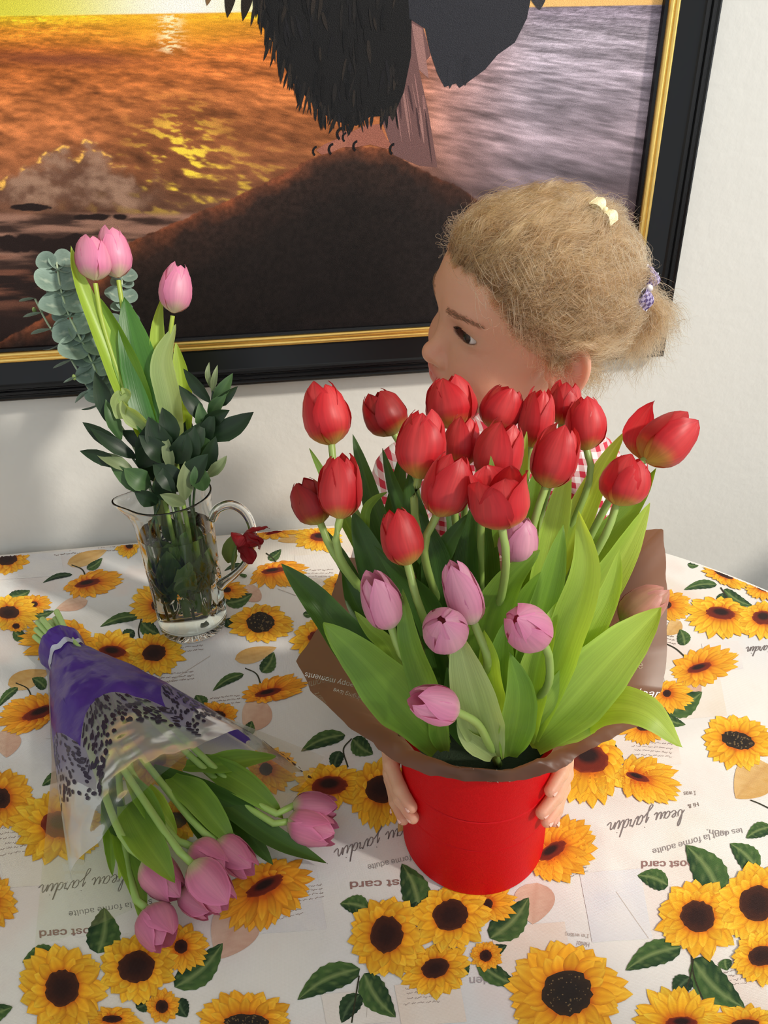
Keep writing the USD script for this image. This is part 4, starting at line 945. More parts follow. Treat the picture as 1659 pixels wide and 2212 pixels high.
LEAVES = [   # tulip, points (x, y, depth) from the foot to the tip, width in px, roll, fold, tone
 (18, [(952, 1616, .560), (880, 1530, .525), (790, 1430, .500), (698, 1346, .495)], 128, 18, .20, 'mid'),
 (14, [(905, 1590, .580), (790, 1440, .550), (690, 1310, .545), (608, 1218, .545)], 92, -18, .3, 'dark'),
 (13, [(900, 1500, .580), (850, 1330, .550), (800, 1200, .535), (762, 1104, .535)], 96, 10, .25, 'dark'),
 (17, [(985, 1500, .580), (955, 1330, .545), (938, 1200, .530), (906, 1104, .530)], 88, -8, .3, 'dark'),
 (17, [(985, 1560, .575), (935, 1340, .535), (870, 1250, .520), (808, 1178, .520)], 74, 20, .3, 'dark'),
 (18, [(960, 1610, .560), (920, 1480, .510), (886, 1380, .490), (870, 1272, .486)], 72, 25, .35, 'mid'),
 (20, [(1066, 1634, .550), (1040, 1560, .510), (1008, 1450, .480), (984, 1352, .468)], 104, 8, .25, 'pale'),
 (21, [(1100, 1634, .550), (1116, 1560, .515), (1120, 1490, .495), (1100, 1410, .485)], 82, -15, .35, 'mid'),
 (19, [(1075, 1560, .545), (1062, 1470, .515), (1058, 1420, .500), (1046, 1360, .492)], 62, 20, .4, 'light'),
 (23, [(1040, 1540, .570), (1056, 1370, .535), (1098, 1262, .520), (1166, 1188, .515)], 96, 14, .25, 'mid'),
 (10, [(1125, 1560, .575), (1150, 1400, .545), (1190, 1250, .530), (1217, 1132, .530)], 76, -18, .3, 'mid'),
 (10, [(1150, 1590, .560), (1215, 1400, .525), (1266, 1240, .505), (1250, 1102, .500)], 88, 12, .35, 'light'),
 (12, [(1170, 1590, .570), (1250, 1410, .540), (1316, 1280, .525), (1338, 1186, .515)], 66, -10, .35, 'light'),
 (24, [(1150, 1606, .565), (1222, 1530, .535), (1322, 1420, .520), (1428, 1312, .520)], 128, -6, .22, 'light'),
 (24, [(1190, 1592, .575), (1290, 1532, .535), (1390, 1538, .505), (1474, 1614, .500)], 98, [0, 10, 30, 10], .2, 'light'),
 (12, [(1170, 1470, .570), (1220, 1405, .550), (1280, 1372, .540), (1334, 1356, .535)], 54, -15, .3, 'mid'),
 (12, [(1200, 1500, .600), (1260, 1340, .575), (1345, 1200, .565), (1404, 1086, .565)], 78, -12, .3, 'light'),
 (11, [(1200, 1440, .610), (1270, 1220, .585), (1370, 1090, .570), (1418, 1010, .565)], 62, 10, .3, 'mid'),
 (7, [(1170, 1400, .610), (1230, 1180, .590), (1298, 1020, .580), (1350, 932, .578)], 66, 12, .3, 'light'),
 (10, [(1150, 1420, .590), (1175, 1250, .565), (1205, 1100, .555), (1232, 985, .555)], 66, -12, .3, 'light'),
 (9, [(1100, 1300, .580), (1118, 1120, .560), (1128, 1030, .555), (1138, 932, .553)], 36, 12, .4, 'light'),
 (16, [(1075, 1180, .530), (1072, 1080, .508), (1064, 1030, .500), (1060, 984, .498)], 34, -10, .4, 'mid'),
 (2, [(930, 1300, .590), (880, 1130, .560), (850, 1050, .553), (826, 968, .552)], 40, 10, .35, 'dark'),
 (2, [(930, 1280, .570), (900, 1130, .545), (886, 1070, .540), (884, 1016, .538)], 56, -12, .3, 'dark'),
 (0, [(900, 1360, .600), (820, 1130, .572), (790, 1030, .566), (762, 938, .565)], 52, 14, .3, 'dark'),
 (0, [(800, 1240, .580), (730, 1090, .565), (695, 1020, .562), (668, 968, .562)], 28, -10, .35, 'mid'),
 (13, [(790, 1180, .545), (790, 1110, .535), (808, 1080, .530), (838, 1062, .528)], 22, 5, .4, 'mid'),
 (14, [(800, 1320, .580), (745, 1220, .565), (715, 1170, .560), (686, 1130, .560)], 32, 0, .3, 'dark'),
 (8, [(1010, 1480, .585), (1005, 1300, .560), (1010, 1180, .550), (1020, 1090, .548)], 66, 10, .3, 'dark'),
 (3, [(990, 1420, .600), (975, 1260, .575), (985, 1160, .570), (960, 1060, .570)], 60, -14, .3, 'dark'),
 (18, [(900, 1480, .575), (820, 1380, .560), (770, 1310, .555), (738, 1228, .555)], 56, -16, .3, 'dark'),
 (18, [(900, 1520, .570), (840, 1400, .545), (800, 1360, .540), (766, 1320, .540)], 46, 12, .3, 'light'),
 (22, [(1064, 1636, .545), (1030, 1610, .525), (1006, 1586, .517), (988, 1550, .512)], 44, 15, .4, 'pale'),
 (24, [(1140, 1602, .570), (1200, 1575, .550), (1260, 1560, .540), (1320, 1556, .540)], 76, -20, .25, 'light'),
 (21, [(1090, 1560, .560), (1085, 1450, .530), (1088, 1390, .522), (1096, 1335, .520)], 66, 12, .35, 'mid'),
 (5, [(1120, 1380, .600), (1130, 1200, .575), (1150, 1080, .565), (1165, 1000, .565)], 60, 8, .3, 'mid'),
 (15, [(960, 1420, .580), (930, 1260, .545), (965, 1180, .530), (1010, 1110, .525)], 64, 8, .3, 'dark'),
 (6, [(1150, 1380, .620), (1185, 1180, .605), (1215, 1060, .600), (1222, 950, .600)], 50, 0, .3, 'mid'),
 (21, [(1140, 1600, .560), (1150, 1500, .535), (1165, 1420, .525), (1205, 1300, .520)], 70, 16, .3, 'light'),
 (22, [(960, 1622, .560), (950, 1590, .545), (945, 1550, .53), (930, 1500, .52)], 46, 6, .3, 'mid'),
 (20, [(1010, 1610, .560), (985, 1560, .54), (975, 1500, .53), (965, 1440, .525)], 50, -12, .35, 'dark'),
 (1, [(880, 1300, .610), (850, 1150, .590), (860, 1050, .583), (872, 960, .580)], 46, -5, .3, 'dark'),
 (4, [(1060, 1400, .610), (1050, 1240, .590), (1040, 1120, .585), (1030, 1030, .580)], 66, 5, .3, 'dark'),
 (23, [(1090, 1520, .590), (1110, 1380, .565), (1140, 1290, .555), (1175, 1230, .550)], 70, -10, .3, 'mid')]
for k, (i, pts, w, roll, fold, tone) in enumerate(LEAVES):
    d = np.mean([p[2] for p in pts[1:]])
    leaf(TUL[i], P(*pts), w * d / FPX, roll, fold, tone, k, wave=.05)

# ------------------------------------------------------------------ the cut-glass jug, its water and its flowers
JX, JY, JH = -.173, .806, .200
JZ = TABLE + .0028
M_glass = usdkit.material(stage, '/World/Looks/jug_glass', {'g': ('principled_bsdf', dict(base_color=(.97, .99, .98), roughness=.0, ior=1.47, transmission_weight=1.0, specular_ior_level=.5))}, [], surface='g.BSDF')
M_water = usdkit.material(stage, '/World/Looks/water', {'g': ('principled_bsdf', dict(base_color=(.96, .99, .95), roughness=.0, ior=1.33, transmission_weight=1.0))}, [], surface='g.BSDF')


def jug_radius(z):
    t = np.asarray(z) / JH
    return np.interp(t, [0, .04, .12, .4, .75, .93, 1], [.0430, .0452, .0458, .0462, .0480, .0498, .0520])


jug = thing('glass_jug', 'clear cut-glass jug with a curved handle, holding water and pink tulips', 'jug', (JX, JY, JZ))
na, nz = 220, 110
zz = np.linspace(.0, JH, nz); aa = np.linspace(0, 2 * np.pi, na, endpoint=False)
A_, Z_ = np.meshgrid(aa, zz)
Rr = jug_radius(Z_)
# cut pattern: three pinwheels with curved slashes between them
cut = np.zeros_like(Rr)
for c0 in (-1.75, .35, 2.44):
    da = (A_ - c0 + np.pi) % (2 * np.pi) - np.pi; x = da * .046; y = Z_ - .078; rr = np.hypot(x, y); ph = np.arctan2(y, x)
    cut += np.maximum(0, np.cos(7 * (ph + rr * 26))) ** 6 * smooth01(.004, .010, rr) * (1 - smooth01(.026, .034, rr))
    cut += .8 * np.maximum(0, np.cos(14 * ph)) ** 4 * smooth01(.030, .034, rr) * (1 - smooth01(.042, .047, rr)) * (y > 0)
    for sgn in (-1, 1):
        cx_ = sgn * .047; d = np.abs(np.hypot(x - cx_ * 1.9, y + .01) - .055)
        cut += .8 * np.exp(-(d / .0016) ** 2) * smooth01(-.055, -.03, y) * (1 - smooth01(.02, .035, y))
cut = np.clip(cut, 0, 1)
spout = np.exp(-((((A_ - np.pi * 1.03) + np.pi) % (2 * np.pi) - np.pi) / .34) ** 2) * smooth01(.80, 1.0, Z_ / JH) ** 1.6
Ro = Rr - .0011 * cut + .016 * spout
Zo = Z_ + .003 * spout * smooth01(.9, 1, Z_ / JH) - .010 * smooth01(.9, 1, Z_ / JH) * (.5 - .5 * np.cos(A_)) * .4
outer_v = np.stack([Ro * np.cos(A_), Ro * np.sin(A_), Zo], -1)
Ri = Rr - .0026 + .016 * spout; Zi = np.maximum(Zo, .011)
inner_v = np.stack([Ri * np.cos(A_), Ri * np.sin(A_), Zi], -1)[::-1]
lipv = np.stack([np.stack([(Ro[-1] - q_) * np.cos(aa), (Ro[-1] - q_) * np.sin(aa), Zo[-1] + h_], -1) for q_, h_ in ((.0003, .0007), (.0008, .0011), (.0013, .0012), (.0018, .0011), (.0023, .0007))])
rows_ = np.concatenate([outer_v, lipv, inner_v[:-6]], 0)
nr_ = len(rows_); v = rows_.reshape(-1, 3); f = grid_faces(nr_, na, True)
f = np.vstack([f[:, [0, 1, 2]], f[:, [0, 2, 3]]])
star = .0016 * np.cos(12 * aa) ** 2
bot = np.stack([.5 * Ro[0] * np.cos(aa), .5 * Ro[0] * np.sin(aa), star], -1); k0 = len(v)
inb = np.array([[0, 0, .011]]); v = np.vstack([v, bot, [[0, 0, .001]], inb]); i_ = np.arange(na); j_ = (i_ + 1) % na; e_ = (nr_ - 1) * na
f = np.vstack([f, np.stack([j_, i_, k0 + i_], 1), np.stack([j_, k0 + i_, k0 + j_], 1), np.stack([k0 + j_, k0 + i_, np.full(na, k0 + na)], 1), np.stack([e_ + i_, e_ + j_, np.full(na, k0 + na + 1)], 1)])
mesh('glass_body', v + V3(JX, JY, JZ), f, M_glass, jug, True)
hp = np.array([(.0500, .166), (.060, .181), (.078, .188), (.094, .178), (.101, .155), (.097, .128), (.086, .104), (.070, .086), (.056, .074), (.0462, .066)])
hdir = unit(V3(.97, -.26, 0))
hc = bez([V3(JX, JY, JZ) + hdir * a + V3(0, 0, b) for a, b in hp], 60)
v, f = tube(hc, np.interp(np.linspace(0, 1, 60), [0, .1, .5, .8, .93, 1], [.0062, .0060, .0052, .0050, .0062, .0085]), 18, hint=(0.26, .97, 0))
mesh('handle', v, f, M_glass, jug, True)
WZ = .150
v, f = lathe([(0, .0112)] + [(jug_radius(z_) - .0024, z_) for z_ in np.linspace(.0114, WZ, 24)] + [(jug_radius(WZ) - .0024, WZ + .0008), (jug_radius(WZ) - .0045, WZ), (0, WZ)], 80)
water = mesh('water', v + V3(JX, JY, JZ), f, M_water, None, True, label='clear water filling the glass jug', cat='water')


def jp(x, y, z):                  # a point in the jug, from its base centre
    return V3(JX + x, JY + y, JZ + z)


D0 = .885
M_ruscus = mat('ruscus_leaf', rough=.45, spec=.35, col=True, streak=(20, 1.5, .10, .0001), translucent=.12, tcol=(1.5, 1.5, .7))
M_euc = mat('eucalyptus_leaf', rough=.6, spec=.3, col=True, streak=(14, 3, .10), translucent=.15)
DARK = ((16, 32, 20), (32, 54, 30)); DARK_LIT = ((44, 74, 40), (70, 98, 56)); BACKL = ((92, 108, 72), (122, 134, 96))  # second tone is the dark ruscus green with light falling on it painted in

JT = [((206, 606), (196, 508), .835, 74, 'pink tulip standing leftmost in the glass jug', [(206, 612, .836), (222, 700, .845), (268, 840, .858), (330, 980, .875)], (-.006, .006), 1.1),
      ((255, 600), (238, 490), .855, 72, 'pink tulip in the jug standing just behind the leftmost one', [(256, 606, .856), (268, 680, .86), (300, 820, .87), (350, 980, .88)], (.004, .014), 2.0),
      ((374, 676), (386, 572), .845, 70, 'pink tulip alone on the right side of the glass jug', [(373, 682, .846), (366, 750, .855), (370, 860, .868), (378, 980, .88)], (.012, .002), .4)]
JTUL = []
for k, (b, t, d, w, label, st, foot, turn) in enumerate(JT):
    T_ = thing('pink_tulip', label, 'tulip', jp(foot[0], foot[1], .02), 'pink tulips in the glass jug')
    head(T_, at(*b, d), at(*t, d - .004), w * d / FPX, PINK, 40 + k, .10, turn=turn, loose=.05)
    stem(T_, [at(*s) for s in st] + [jp(foot[0] * 1.2, foot[1] * 1.2, .13), jp(foot[0], foot[1], .02)], .0030, ((158, 176, 70), (104, 140, 70)))
    JTUL.append(T_)
for k, (i, pts, w, roll, fold, tone) in enumerate([
        (0, [(340, 1010, .885), (280, 880, .862), (222, 740, .845), (168, 600, .835), (153, 530, .832)], 50, -28, .5, 'light'),
        (0, [(345, 1000, .88), (300, 850, .862), (258, 740, .850), (212, 640, .846)], 60, 22, .35, 'mid'),
        (1, [(362, 1010, .875), (330, 900, .862), (300, 780, .856), (268, 642, .852)], 86, 4, .22, ((56, 108, 48), (84, 134, 60))),
        (2, [(362, 960, .885), (345, 830, .872), (338, 720, .862), (350, 640, .86)], 42, -20, .4, 'light'),
        (2, [(385, 970, .875), (368, 870, .86), (352, 780, .852), (380, 700, .848)], 56, 16, .3, 'pale'),
        (2, [(395, 980, .888), (396, 900, .878), (392, 820, .872), (380, 740, .87)], 44, 10, .3, 'light'),
        (0, [(262, 905, .852), (262, 870, .848), (275, 850, .846), (262, 838, .842)], 40, 30, .5, 'pale'),
        (0, [(330, 930, .862), (300, 905, .850), (275, 885, .845), (262, 865, .843)], 46, 40, .5, 'pale'),
        (1, [(355, 1140, .915), (350, 1060, .89), (372, 980, .872), (366, 930, .868)], 40, 20, .4, BACKL)]):
    d = np.mean([p[2] for p in pts])
    leaf(JTUL[i], P(*pts), w * d / FPX, roll, fold, tone, 200 + k, wave=.04)

# eucalyptus
def round_leaf(parent, c, n, up, r, col, seed):
    rr_ = np.random.default_rng(seed); n = unit(n); s = unit(np.cross(n, up)); u_ = np.cross(s, n)
    a = np.linspace(0, 2 * np.pi, 22, endpoint=False); rho = np.linspace(0, 1, 5)[:, None]
    shp = 1 - .10 * np.cos(a - np.pi / 2) + .04 * np.cos(3 * a + rr_.uniform(0, 6))
    x, y = r * rho * shp * np.cos(a), r * rho * shp * np.sin(a) + r * .85
    p = c + x[..., None] * s + y[..., None] * u_ + (.22 * r * rho ** 2 * np.cos(2 * a) * rr_.uniform(-.5, 1) + .18 * r * rho ** 2)[..., None] * n
    tone = rr_.uniform(.85, 1.12); cc = lerp(np.ones(x.shape + (3,)) * srgb(*col[0]), np.ones(x.shape + (3,)) * srgb(*col[1]), np.repeat(rho ** 2, 22, 1))
    cc = lerp(cc, np.ones_like(cc) * srgb(196, 206, 186), np.exp(-(x / (.05 * r)) ** 2) * .5 * (y < r * 1.3)) * tone
    f = grid_faces(5, 22, True)
    mesh('leaf', p.reshape(-1, 3), f, M_euc, parent, True, col=np.clip(cc.reshape(-1, 3), 0, 1), uv=np.stack([x.ravel() / r, y.ravel() / r], 1))


EUC = ((112, 134, 122), (136, 158, 146))
for k, (label, px, foot, rad, cnt, edge) in enumerate([
        ('eucalyptus sprig with overlapping round grey leaves behind the leftmost pink tulip', [(122, 566, .862), (130, 620, .864), (148, 680, .866), (178, 740, .87), (206, 800, .875), (236, 880, .88), (300, 990, .895)], (-.018, .016), 26, 13, 0),
        ('thin eucalyptus sprig with small edge-on leaves leaning farthest left', [(76, 646, .872), (100, 694, .873), (130, 740, .875), (158, 784, .877), (182, 824, .88), (230, 900, .886), (310, 1000, .90)], (-.024, .008), 20, 8, 1),
        ('eucalyptus sprig half hidden behind the two pink tulips in the jug', [(264, 600, .885), (262, 650, .886), (266, 700, .888), (272, 750, .89), (284, 820, .893), (310, 900, .897), (350, 1000, .905)], (-.004, .026), 19, 12, 0)]):
    S_ = thing('eucalyptus_sprig', label, 'eucalyptus', jp(foot[0], foot[1], .03), 'eucalyptus in the glass jug')
    sp = [at(*q) for q in px] + [jp(foot[0], foot[1], .11), jp(foot[0] * .8, foot[1] * .8, .03)]
    stem(S_, sp, .0014, ((176, 192, 160), (120, 140, 100)), 40)
    curve = bez([at(*q) for q in px[:6]], 60); L_ = np.linspace(0, .93, cnt) ** 1.0
    r_ = np.random.default_rng(60 + k)
    for i in range(cnt):
        c = curve[int(L_[i] * 59)]; tg = unit(curve[max(int(L_[i] * 59) - 1, 0)] - curve[min(int(L_[i] * 59) + 1, 59)])
        view = unit(CAM - c); side = unit(np.cross(tg, view))
        R_ = (rad * (.75 + .45 * math.sin(math.pi * (.15 + .75 * i / cnt)))) * .87 / FPX * r_.uniform(.9, 1.1)
        for sgn in (-1, 1):
            if edge:
                if i == 0 and sgn > 0: continue
                n = unit(tg * 1.0 + view * .30 + side * r_.uniform(-.2, .2)); up = unit(side * sgn + tg * .25)
            elif i % 2 == 0: n = unit(view + tg * .55 + side * r_.uniform(-.35, .35)); up = unit(side * sgn + tg * r_.uniform(.2, .5))
            else: n = unit(view * .8 + tg * .7 + side * .3 * sgn); up = unit(view * .45 * sgn + tg * .8 + side * .35 * sgn)
            round_leaf(S_, c + up * .002, n, up, R_ * .92, EUC, int(k * 100 + i * 2 + (sgn > 0)))
    if edge:
        for (x, y) in ((74, 670), (160, 815)):
            b = trimesh.creation.icosphere(2, .0032); b.apply_scale((.8, .8, 1.2)); b.apply_translation(at(x, y, .872))
            mesh('bud', np.array(b.vertices), np.array(b.faces), M_euc, S_, True, col=np.ones((len(b.vertices), 3)) * srgb(140, 160, 96), label='small green bud')

# ruscus: dark, pointed leaves
RUS = [('dark green ruscus sprig with one upright leaf at the left of the jug', [(330, 1060), (280, 980), (235, 915), (212, 850)], (-.016, -.008),
        [((240, 920), (205, 802), 44, 12, DARK), ((262, 950), (228, 862), 36, -20, DARK_LIT), ((270, 965), (178, 912), 40, 20, DARK), ((296, 990), (195, 925), 40, -20, DARK), ((300, 1000), (330, 905), 52, 10, DARK)]),
       ('dark green ruscus sprig whose lowest leaf points far left', [(345, 1080), (300, 1030), (262, 1000), (232, 985)], (-.022, -.014),
        [((262, 1010), (172, 974), 36, 15, DARK), ((290, 1020), (205, 978), 34, -20, BACKL), ((318, 1070), (236, 1002), 42, 14, DARK_LIT), ((325, 1050), (268, 1012), 56, -12, DARK_LIT), ((340, 1088), (290, 1062), 44, 20, DARK), ((300, 1010), (352, 940), 56, -8, DARK)]),
       ('dark green ruscus sprig with a pale bud tip at the right of the jug', [(420, 1060), (440, 960), (456, 880), (464, 800)], (.018, .004),
        [((455, 870), (396, 796), 32, 18, DARK), ((446, 918), (386, 832), 40, -16, DARK), ((458, 850), (470, 788), 16, 5, BACKL), ((455, 838), (452, 782), 14, 0, BACKL), ((460, 870), (503, 806), 34, 16, DARK_LIT), ((458, 880), (514, 834), 30, -20, DARK), ((450, 900), (490, 850), 34, 14, DARK_LIT), ((440, 930), (430, 870), 34, 8, DARK_LIT)]),
       ('dark green ruscus sprig with the broad leaf farthest to the right', [(410, 1070), (430, 990), (446, 930), (470, 900)], (.020, -.008),
        [((446, 948), (548, 890), 56, 14, DARK), ((440, 920), (496, 886), 40, -20, DARK), ((436, 960), (462, 892), 40, 10, DARK), ((446, 1030), (490, 984), 30, 16, BACKL), ((440, 1020), (466, 942), 42, -12, DARK), ((420, 990), (446, 890), 46, 10, DARK_LIT)]),
       ('dark green ruscus sprig in the middle of the jug, below the tulip leaves', [(380, 1090), (375, 1020), (370, 960), (365, 915)], (.004, -.016),
        [((374, 990), (320, 900), 60, 10, DARK), ((380, 980), (440, 910), 60, -14, DARK), ((372, 1022), (354, 930), 30, 20, BACKL), ((378, 1000), (402, 930), 56, 8, DARK), ((390, 1060), (330, 1000), 62, -10, DARK), ((395, 1050), (450, 980), 56, 14, DARK), ((400, 1080), (404, 990), 44, -16, BACKL), ((440, 1060), (425, 1000), 50, 10, DARK_LIT), ((350, 1080), (352, 1010), 56, 8, DARK), ((400, 1090), (345, 1068), 36, 20, BACKL), ((372, 960), (350, 880), 50, 10, DARK), ((360, 1000), (300, 940), 50, -6, DARK), ((410, 1000), (420, 920), 46, 6, DARK)]),
       ('dark green ruscus sprig standing at the back of the jug', [(370, 1080), (360, 1000), (330, 930), (300, 900)], (0, .02),
        [((340, 960), (262, 930), 44, 8, DARK), ((350, 980), (290, 960), 50, 4, DARK), ((380, 1000), (410, 900), 50, 0, DARK), ((400, 1030), (452, 950), 44, 12, DARK), ((350, 1040), (300, 985), 50, -12, DARK), ((390, 1050), (392, 960), 54, 4, DARK)])]
for k, (label, px, foot, lv) in enumerate(RUS):
    d0 = (.868, .862, .872, .868, .858, .895)[k]
    S_ = thing('ruscus_sprig', label, 'ruscus', jp(foot[0], foot[1], .025), 'ruscus in the glass jug')
    stem(S_, [at(x, y, d0 - .02 + .03 * (y - 800) / 280) for x, y in px[::-1]] + [jp(foot[0] * 1.3, foot[1] * 1.3, .15), jp(foot[0], foot[1], .025)], .0015, ((30, 52, 30), (60, 84, 48)), 36)
    for i, (a, b, w, roll, tone) in enumerate(lv):
        r_ = np.random.default_rng(300 + 20 * k + i); da = d0 - .02 + .03 * (a[1] - 800) / 280; dd = da - .012 + r_.uniform(-.008, .008)
        m_ = ((a[0] + b[0]) / 2 + r_.uniform(-6, 6), (a[1] + b[1]) / 2 + r_.uniform(-6, 6))
        leaf(S_, [at(*a, da), at(*m_, (da + dd) / 2 - .006), at(*b, dd)], w * .88 * da / FPX, roll, .22, tone, 400 + 20 * k + i, base=.12, m=M_ruscus, n=(16, 7), pr=(.60, 1.0, .90, .60, .30, .10))
    for i in range(3):             # leaves under water
        r_ = np.random.default_rng(800 + 10 * k + i); a = math.atan2(foot[1], foot[0]) + r_.uniform(-.7, .7); q = .024
        z0 = r_.uniform(.05, .10)
        leaf(S_, [jp(foot[0] * .9, foot[1] * .9, z0), jp(q * math.cos(a), q * math.sin(a), z0 + .028), jp(1.15 * q * math.cos(a + .3), 1.15 * q * math.sin(a + .3), z0 + .058)], .026, r_.uniform(-30, 30), .2, ((84, 116, 56), (120, 150, 84)) if i % 2 else ((56, 88, 42), (90, 120, 62)), 900 + 10 * k + i, base=.12, m=M_ruscus, n=(14, 7))

# a wilted red tulip drooping beside the handle
wt = thing('wilted_tulip', 'wilted dark red tulip with curled petals hanging by the jug handle', 'tulip', onz(506, 1238))
M_wilt = mat('petal_wilted', rough=.45, spec=.35, col=True, streak=(20, 2, .2, .0006), translucent=.15)
WIL = dict(base=(120, 16, 20), body=(140, 8, 18), mid=(160, 18, 28), edge=(100, 4, 14), m=M_wilt)
Bw = at(524, 1160, .868)
r_ = np.random.default_rng(44)
for (tx, ty, dd, w, half, fl) in ((572, 1150, .860, .030, 60, .1), (556, 1204, .864, .030, 52, .25), (512, 1186, .860, .032, 66, .05), (590, 1152, .862, .018, 40, .3), (540, 1196, .854, .034, 64, .1), (548, 1138, .873, .030, 62, .0)):
    v, f, c, uv = petal(Bw, at(tx, ty, dd), w, r_.uniform(0, 6), 1, 1.0, .25, WIL, r_, half, fl)
    v = v + (fbm(v * 120, 2, 7)[:, None] - .5) * .006
    mesh('petal', v, f, M_wilt, wt, True, col=c, uv=uv)
v, f, c, uv = petal(at(570, 1152, .861), at(607, 1140, .861), .008, 1.0, 1, 1.0, .1, WIL, r_, 60, .4); mesh('petal', v, f, M_wilt, wt, True, col=c, uv=uv)
stem(wt, [Bw, at(516, 1168, .873), at(506, 1195, .900), at(503, 1222, .940), onz(506, 1238, TABLE + .006), onz(530, 1244, TABLE + .005)], .0024, ((92, 120, 62), (84, 112, 60)))
leaf(wt, [at(500, 1215, .930), at(497, 1190, .900), at(505, 1165, .880), at(514, 1154, .872)], .020, 10, .3, ((70, 92, 50), (96, 116, 66)), 77)

# ------------------------------------------------------------------ the wrapped bunch lying on the table
bun = thing('wrapped_bunch_wrapper', 'purple and clear film cone with black spots, wrapped around the lying tulips', 'wrapper', onz(230, 1620))
NK, EN = onz(146, 1428)[:2], onz(384, 1760)[:2]             # the neck of the cone and the middle of its mouth
CD = (EN - NK) / np.hypot(*(EN - NK)); CL = np.hypot(*(EN - NK)); CS = np.array([-CD[1], CD[0]])     # CS points to the right-hand (far) side


def cone(s, a, lift=0.0):
    """s: distance along the axis in shares of its length; a: 0 (near side, on the table) .. 1 (far side)."""
    s, a = np.asarray(s, float), np.asarray(a, float)
    w = np.interp(s, [-.10, -.04, .02, .06, .12, .4, .7, 1.0, 1.3], [.027, .028, .025, .0235, .032, .058, .082, .104, .124])
    h = np.interp(s, [-.10, 0, .06, .12, .4, .7, 1.0, 1.3], [.040, .040, .034, .040, .060, .072, .078, .074])
    th_ = np.pi * a
    x = -np.cos(th_) * w; z_ = np.sin(th_) ** .8 * h
    wr_ = (fbm(np.stack([s * 9, a * 7, 0 * s], -1), 3, 13) - .5) * .010 * np.sin(th_) + .0022 * np.sin(a * 26 + s * 5) * np.exp(-((s - .05) / .09) ** 2)
    p = NK + np.multiply.outer(s * CL, CD) + x[..., None] * CS
    return np.concatenate([p, (TABLE + .004 + np.maximum(z_ + wr_ + lift, .0))[..., None]], -1)


M_purple = mat('film_purple', srgb(84, 52, 150), rough=.30, spec=.5, translucent=.25, tcol=(1.3, 1.0, 1.8), bump=(60, .0012))
M_band = mat('film_white', srgb(206, 200, 206), rough=.28, spec=.5, alpha=.34)
M_film = usdkit.material(stage, '/World/Looks/film_clear', {'f': ('fresnel', {'IOR': 1.4}), 'q': ('math', {'math_type': 'multiply_add', 'value2': .7, 'value3': .03}), 't': ('transparent_bsdf', {'color': (.95, .97, .95)}), 'g': ('glossy_bsdf', {'color': (.95, .97, 1.0), 'roughness': .2}), 'd': ('diffuse_bsdf', {'color': (.75, .78, .76)}),
         'm2': ('mix_closure', {'fac': .30}), 'm': ('mix_closure', {})}, [('f.fac', 'q.value1'), ('q.value', 'm.fac'), ('g.BSDF', 'm2.closure1'), ('d.BSDF', 'm2.closure2'), ('t.BSDF', 'm.closure1'), ('m2.closure', 'm.closure2')], surface='m.closure')
M_spot = mat('film_spots', srgb(38, 26, 52), rough=.35)
ag = np.linspace(0, 1, 90)
lob = .74 - .20 * np.abs(np.sin(np.pi * (ag * 3.0 + .12))) ** .7 + .14 * (ag - .3)
lob = np.where(ag > .82, lob + (ag - .82) * .9, lob)
lob2 = lob + .20 + .05 * np.sin(ag * 9)
mouth = np.interp(ag, [0, .25, .55, .8, 1], [1.02, 1.10, 1.04, .98, .92])


def sheet_mesh(name, s0, s1, m, n=40, lift=0.0, label=None):
    t = np.linspace(0, 1, n)[:, None]; S = s0[None] * (1 - t) + s1[None] * t; A = np.repeat(ag[None], n, 0)
    mesh(name, cone(S, A, lift).reshape(-1, 3), grid_faces(n, len(ag)), m, bun, True, label=label)


sheet_mesh('purple_film', np.full(90, -.05), lob, M_purple, 50, label='purple part of the film')
sheet_mesh('spotted_film', lob, lob2, M_band, 16, label='whitish scalloped part of the film')
sheet_mesh('clear_film', lob2, mouth, M_film, 30, label='clear part of the film')
# the sheet under the flowers
t = np.linspace(0, 1, 24)[:, None]; wv = np.linspace(-1, 1, 24)[None]
wid = np.interp(t, [0, .1, .5, 1], [.024, .03, .074, .150]); ln = -.06 + 1.30 * t - .10 * wv ** 2 * t
bp = NK + np.multiply.outer(ln * CL, CD) + (wv * wid)[..., None] * CS
mesh('back_film', np.concatenate([bp, np.full(bp.shape[:2] + (1,), TABLE + .0052)], -1).reshape(-1, 3), grid_faces(24, 24), M_film, bun, True, label='clear film under the flowers')
sp_r = np.random.default_rng(21); vs, fs, n_ = [], [], 0
for i in range(560):
    a = sp_r.uniform(.03, .97); k = sp_r.uniform(0, 1) ** 1.0
    s0 = np.interp(a, ag, lob); s1 = np.interp(a, ag, lob2)
    s = s0 + .012 + (s1 - s0) * k * 1.25
    L_ = sp_r.uniform(.009, .019) * (1.15 - .5 * k); w_ = sp_r.uniform(.0036, .0064) * (.8 + .6 * k)
    cen_a = (np.floor(a * 3.0 + .12) + .5 - .12) / 3.0; tilt = (a - cen_a) * 3.2
    q = np.linspace(0, 2 * np.pi, 12, endpoint=False); x, y = L_ * np.cos(q), w_ * np.sin(q)
    S = s + (x * math.cos(tilt) - y * math.sin(tilt) * .6); A = a + (x * math.sin(tilt) * 1.1 + y * math.cos(tilt)) * .95
    vs.append(cone(S, np.clip(A, 0, 1), .0009)); fs.append(np.stack([np.zeros(10, int), np.arange(1, 11), np.arange(2, 12)], 1) + n_); n_ += 12
mesh('printed_spots', np.vstack(vs), np.vstack(fs), M_spot, bun, True, kind='stuff', label='dark seed-like spots printed on the film')
